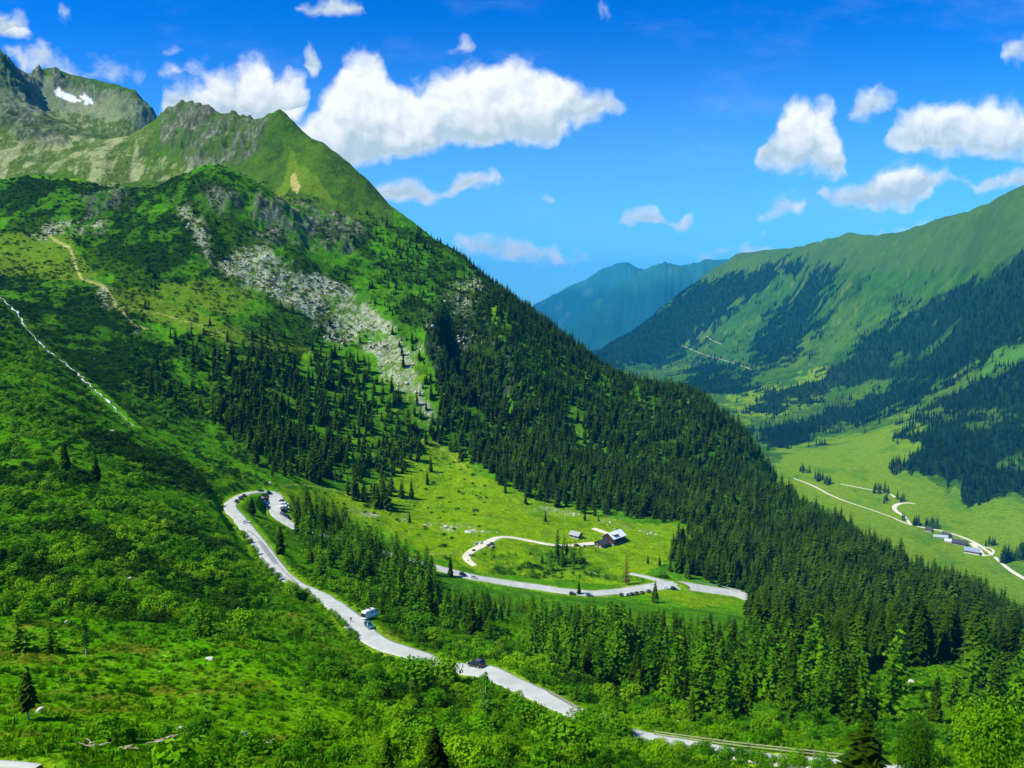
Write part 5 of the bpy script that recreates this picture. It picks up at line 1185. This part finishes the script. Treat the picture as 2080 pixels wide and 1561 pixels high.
def house(name, p, rz, L, W_, hw, hr, wall, roof, label, over=.7, dormers=0, chim=True, nwin=3, base=True, balcony=False, lower=None):
    o = empty(name, (p.x, p.y, p.z), rz)
    w = MB(); x, y = L / 2, W_ / 2
    w.poly([(-x, -y, -1.5), (x, -y, -1.5), (x, -y, hw), (-x, -y, hw)]); w.poly([(x, y, -1.5), (-x, y, -1.5), (-x, y, hw), (x, y, hw)])
    for s in (-1, 1): w.poly([(s * x, -y, -1.5), (s * x, y, -1.5), (s * x, y, hw), (s * x, 0, hw + hr - .1), (s * x, -y, hw)])
    link('wall', w.mesh('wall', [wall]), o)
    if base:
        q = MB(); t_ = .08
        for cx_, cy_, dx, dy in ((0, -y - t_ / 2, L + .16, t_), (0, y + t_ / 2, L + .16, t_), (-x - t_ / 2, 0, t_, W_ - .01), (x + t_ / 2, 0, t_, W_ - .01)): q.box((cx_, cy_, 0.1), (dx, dy, 1.6 if not lower else 3.6))
        link('stone_base', q.mesh('stone_base', [lower or M['stone']]), o)
    r = MB(); X = x + over; sl = hr / y; e = y + over; z0 = hw - sl * over
    for s in (-1, 1):
        a = [(-X, s * e, z0), (X, s * e, z0), (X, 0, hw + hr), (-X, 0, hw + hr)]; b_ = [(v[0], v[1], v[2] + .22) for v in a]
        r.poly(a if s > 0 else a[::-1]); r.poly(b_)
        r.poly([a[0], a[1], b_[1], b_[0]]); r.poly([a[1], a[2], b_[2], b_[1]]); r.poly([a[3], a[0], b_[0], b_[3]])
    ro = link('roof', r.mesh('roof', [roof]), o)
    if chim: q = MB(); q.box((x * .35, y * .25, hw + hr + .2), (.7, .7, 1.8)); q.box((x * .35, y * .25, hw + hr + 1.15), (.9, .9, .15)); link('chimney', q.mesh('chimney', [M['stone']]), ro)
    for d in range(dormers):
        q = MB(); cx_ = -x * .62 + d * 2.7; q.box((cx_, -y * .55, hw + hr * .45 + .55), (1.5, y * .62, 1.1)); q2 = MB(); q2.box((cx_, -y * .5, hw + hr * .45 + 1.2), (1.9, y * .8, .14))
        dm = link('dormer', q.mesh('dormer', [M['boards']]), ro); link('dormer_roof', q2.mesh('dormer_roof', [roof]), ro)
    for s in (-1, 1):
        for i in range(nwin):
            cx_ = -x + L * (i + .5) / nwin; f = MB(); f.box((cx_, s * (y + .05), hw * .62), (1.25, .1, 1.3)); fo = link('window', f.mesh('window', [M['frame']]), o)
            g = MB(); g.box((cx_, s * (y + .09), hw * .62), (1.0, .06, 1.05)); link('pane', g.mesh('pane', [M['glass']]), fo)
        f = MB(); f.box((s * (x + .05), y * .4, hw * .62), (.1, 1.2, 1.3)); fo = link('window', f.mesh('window', [M['frame']]), o); g = MB(); g.box((s * (x + .09), y * .4, hw * .62), (.06, .95, 1.05)); link('pane', g.mesh('pane', [M['glass']]), fo)
    q = MB(); q.box((-x - .06, -y * .35, 1.05), (.12, 1.1, 2.1)); dd = link('door', q.mesh('door', [M['wood']]), o)
    if balcony: q = MB(); q.box((0, -y - .65, hw * .48), (L, 1.3, .15)); q.box((0, -y - 1.25, hw * .48 + .55), (L, .08, .9)); link('balcony', q.mesh('balcony', [M['boards']]), o)
    return tag(o, label, 'house')
s_ = SITES
hp = s_['hut']
u48 = R(44); dx_, dy_ = math.cos(u48), math.sin(u48)
house('mountain_hut', Vector((hp.x + 3, hp.y + 3, hp.z)), u48, 14, 11, 5.2, 3.2, M['boards'], M['metal_roof'], 'large mountain hut with pale metal roof and two dormers on the meadow', dormers=2, balcony=True, nwin=4)
house('hut_annex', Vector((hp.x - 7.2, hp.y - 6.5, hp.z - .3)), u48, 7.5, 8.0, 3.2, 2.2, M['boards'], M['dark_roof'], 'dark roofed annex at the lower left end of the large hut', chim=False, nwin=2)
hp = s_['hay']; house('hay_hut', Vector((hp.x, hp.y, hp.z)), R(-38), 8.0, 6.0, 2.6, 2.0, M['boards'], M['shingle'], 'small timber hut with grey shingle roof left of the large hut', chim=False, nwin=1, over=.6)
hp = s_['f1']; house('farmhouse', hp, R(-50), 11, 9, 3.6, 4.0, M['pink'], M['dark_roof'], 'small dark roofed house at the upper left end of the valley farm', nwin=2)
hp = s_['f2']; house('farmhouse', Vector((hp.x + 4, hp.y + 8, hp.z)), R(-62), 13, 11, 4.2, 4.6, M['pink'], M['dark_roof'], 'dark roofed farmhouse with pinkish gable in the middle of the farm', nwin=3)
house('barn', Vector((hp.x - 9, hp.y + 4, hp.z)), R(-18), 22, 11, 2.6, 2.6, M['plaster'], M['green_roof'], 'long low barn with pale grey green roof beside the pink gable', chim=False, nwin=4)
house('barn', Vector((hp.x - 2, hp.y - 18, hp.z - 1)), R(-28), 20, 11, 2.6, 2.6, M['plaster'], M['metal_roof'], 'lowest pale roofed barn of the farm nearest to the forest edge', chim=False, nwin=4)
hp = s_['f3']; house('barn', Vector((hp.x - 3, hp.y + 4, hp.z)), R(-42), 22, 11, 4.4, 4.4, M['boards'], M['dark_roof'], 'long dark roofed stable in the middle of the farm row', chim=False, nwin=5)
hp = s_['f4']; house('farmhouse', Vector((hp.x, hp.y, hp.z)), R(-35), 22, 13, 5.0, 4.6, M['boards'], M['slate_roof'], 'large farmhouse with slate blue roof at the lower right end of the farm', nwin=5, lower=M['plaster'])
# ---------------------------------------------------------------- guardrails along the roads
M['steel'] = mat('dull_steel', (.30, .31, .30), .5, .1, 1.0, metal=.4); M['rail_wood'] = mat('rail_wood', (.24, .25, .12), .9, .2, 1.0)
def guardrail(pts, off, mt, label, n_post=12, two=True):
    P3 = np.array([tuple(hit(x, y, 75)) for x, y in resample([(a, c) for a, c in pts], 6)]); d = np.gradient(P3[:, :2], axis=0); d /= np.linalg.norm(d, axis=1)[:, None] + 1e-9
    s = np.concatenate([[0], np.cumsum(np.hypot(*np.diff(P3[:, :2], axis=0).T))]); n = max(4, int(s[-1] / 4)); q = np.linspace(0, s[-1], n); P3 = np.stack([np.interp(q, s, P3[:, i]) for i in range(3)], 1)
    for _ in range(2): P3[1:-1] = (P3[:-2] + 2 * P3[1:-1] + P3[2:]) / 4
    Z_ = height(P3[:, 0], P3[:, 1]); o = empty('guardrail', tuple(P3[0][:2]) + (float(Z_[0]),)); o0 = Vector(o.location)
    for lift in ((.55, 1.0) if two else (.7,)):
        rl = MB()
        for i in range(n - 1): rl.tube(Vector((P3[i][0], P3[i][1], Z_[i] + lift)) - o0, Vector((P3[i + 1][0], P3[i + 1][1], Z_[i + 1] + lift)) - o0, .085, .085, 5)
        link('rail', rl.mesh('rail', [mt]), o)
    for i in range(0, n, max(1, n // n_post)): t = MB(); t.box((0, 0, .3), (.16, .16, 1.7)); link('post', t.mesh('post', [mt]), o, Vector((P3[i][0], P3[i][1], Z_[i] + .1)) - o0)
    tag(o, label, 'guardrail')
guardrail([(503,1080),(520,1092),(535,1108),(552,1132),(568,1155),(585,1172),(603,1188)], 0, M['steel'], 'dark guardrail on the valley side of the road below the hairpin')
guardrail([(1330,1497),(1400,1508),(1480,1519),(1560,1530),(1640,1539),(1725,1548)], 0, M['rail_wood'], 'pale double guardrail beside the road at the lower right')
guardrail([(1115,1412),(1140,1424),(1160,1437),(1178,1449)], 0, M['rail_wood'], 'short yellowish rail where the near road vanishes behind trees', 6)
guardrail([(1412,1184),(1440,1188),(1475,1195),(1505,1203)], 0, M['steel'], 'guardrail on the upper side of the lower road beside the forest', 8)
# ---------------------------------------------------------------- small things on the meadow
def sign(px, py, w, h, ph, label, ang=.2):
    p = hit(px, py, 60); o = empty('sign', (p.x, p.y, p.z), ang); t = MB(); t.tube((0, 0, -.3), (0, 0, ph + h * .8), .05, .05, 6); link('post', t.mesh('post', [M['wood']]), o)
    t = MB(); t.box((0, -.07, ph + h / 2), (w, .05, h)); link('board', t.mesh('board', [CP['white']]), o); t = MB(); t.box((0, -.065, ph + h + .03), (w + .1, .14, .06)); link('board_roof', t.mesh('board_roof', [M['wood']]), o); tag(o, label, 'sign')
sign(498, 1506, .8, .55, .8, 'small white information board on the near meadow')
sign(988, 1340, .55, .6, .5, 'small white sign on a post behind the dark car')
def rock(px, py, wpx, hpx, label, i, mt=None, tilt=0.0):
    p = hit(px, py, 60); k2 = p.y / F; m_ = RK[i % 5].copy()
    if mt: m_.materials.clear(); m_.materials.append(mt)
    o = link('boulder', m_, None, (p.x, p.y, p.z + hpx * k2 * .3)); o.scale = (wpx * k2, wpx * k2 * .8, hpx * k2 * 1.3); o.rotation_euler = (0, -tilt, i); tag(o, label, 'boulder')
rock(82, 1447, 20, 14, 'pale slab leaning beside the trunk of the young spruce', 0, None, .6)
for i, (px, py, w, h, lb) in enumerate([(365,1482,12,9,'yellowish boulder, upper one of the stony patch on the near meadow'),(380,1493,22,9,'long flat pale boulder in the middle of the stony patch'),(402,1505,12,6,'small boulder at the lower end of the stony patch'),(228,878,14,6,'white boulder on the dark scrub below the stream'),
   (785,1400,10,7,'pale boulder in the grass below the near road'),(1378,1468,7,7,'small white boulder in the scrub right of the road'),(548,986,10,10,'pale boulder above the car park wall'),(263,1176,10,4,'flat pale boulder in the left slope scrub'),(425,1340,22,6,'pale flat stones on the meadow near the light green path'),
   (878,668,9,11,'white rock face patch in the dark gully of the mountain'),(50,1308,8,6,'pale boulder beside the dark larch at the left edge'),(135,1267,9,9,'tan boulder in the scrub at the left'),(1258,1100,9,4,'pale rock beside the large hut')]):
    rock(px, py, w, h, lb, i + 1)
def deadwood(px, py, wpx, seed, label):
    p = hit(px, py, 60); L = wpx / F * p.y; rg = random.Random(seed); t = MB()
    for i in range(9):
        a = Vector((rg.uniform(-.5, .3) * L, rg.uniform(-.15, .15) * L, rg.uniform(.1, .4))); ang = rg.uniform(-.7, .7) + (PI if rg.random() < .3 else 0); l = L * rg.uniform(.25, .55)
        c = a + Vector((math.cos(ang) * l * .5, math.sin(ang) * l * .3, rg.uniform(-.1, .35))); e = c + Vector((math.cos(ang + .4) * l * .5, math.sin(ang) * l * .3, rg.uniform(-.2, .25))); t.tube(a, c, .09, .06, 5); t.tube(c, e, .06, .02, 5)
    o = link('fallen_branches', t.mesh('fallen_branches', [mat('bleached_wood', (.36, .31, .19), .9, .2, 3)]), None, (p.x, p.y, p.z + .25)); tag(o, label, 'dead wood')
deadwood(195, 1522, 42, 1, 'bleached heap of fallen branches on the near meadow, leftmost')
deadwood(255, 1530, 44, 2, 'thin bleached forked branches right of the largest heap')
deadwood(335, 1512, 66, 3, 'yellowish tangle of dead branches below the stony patch')
deadwood(545, 1515, 24, 4, 'small bleached branch heap right of the white information board')
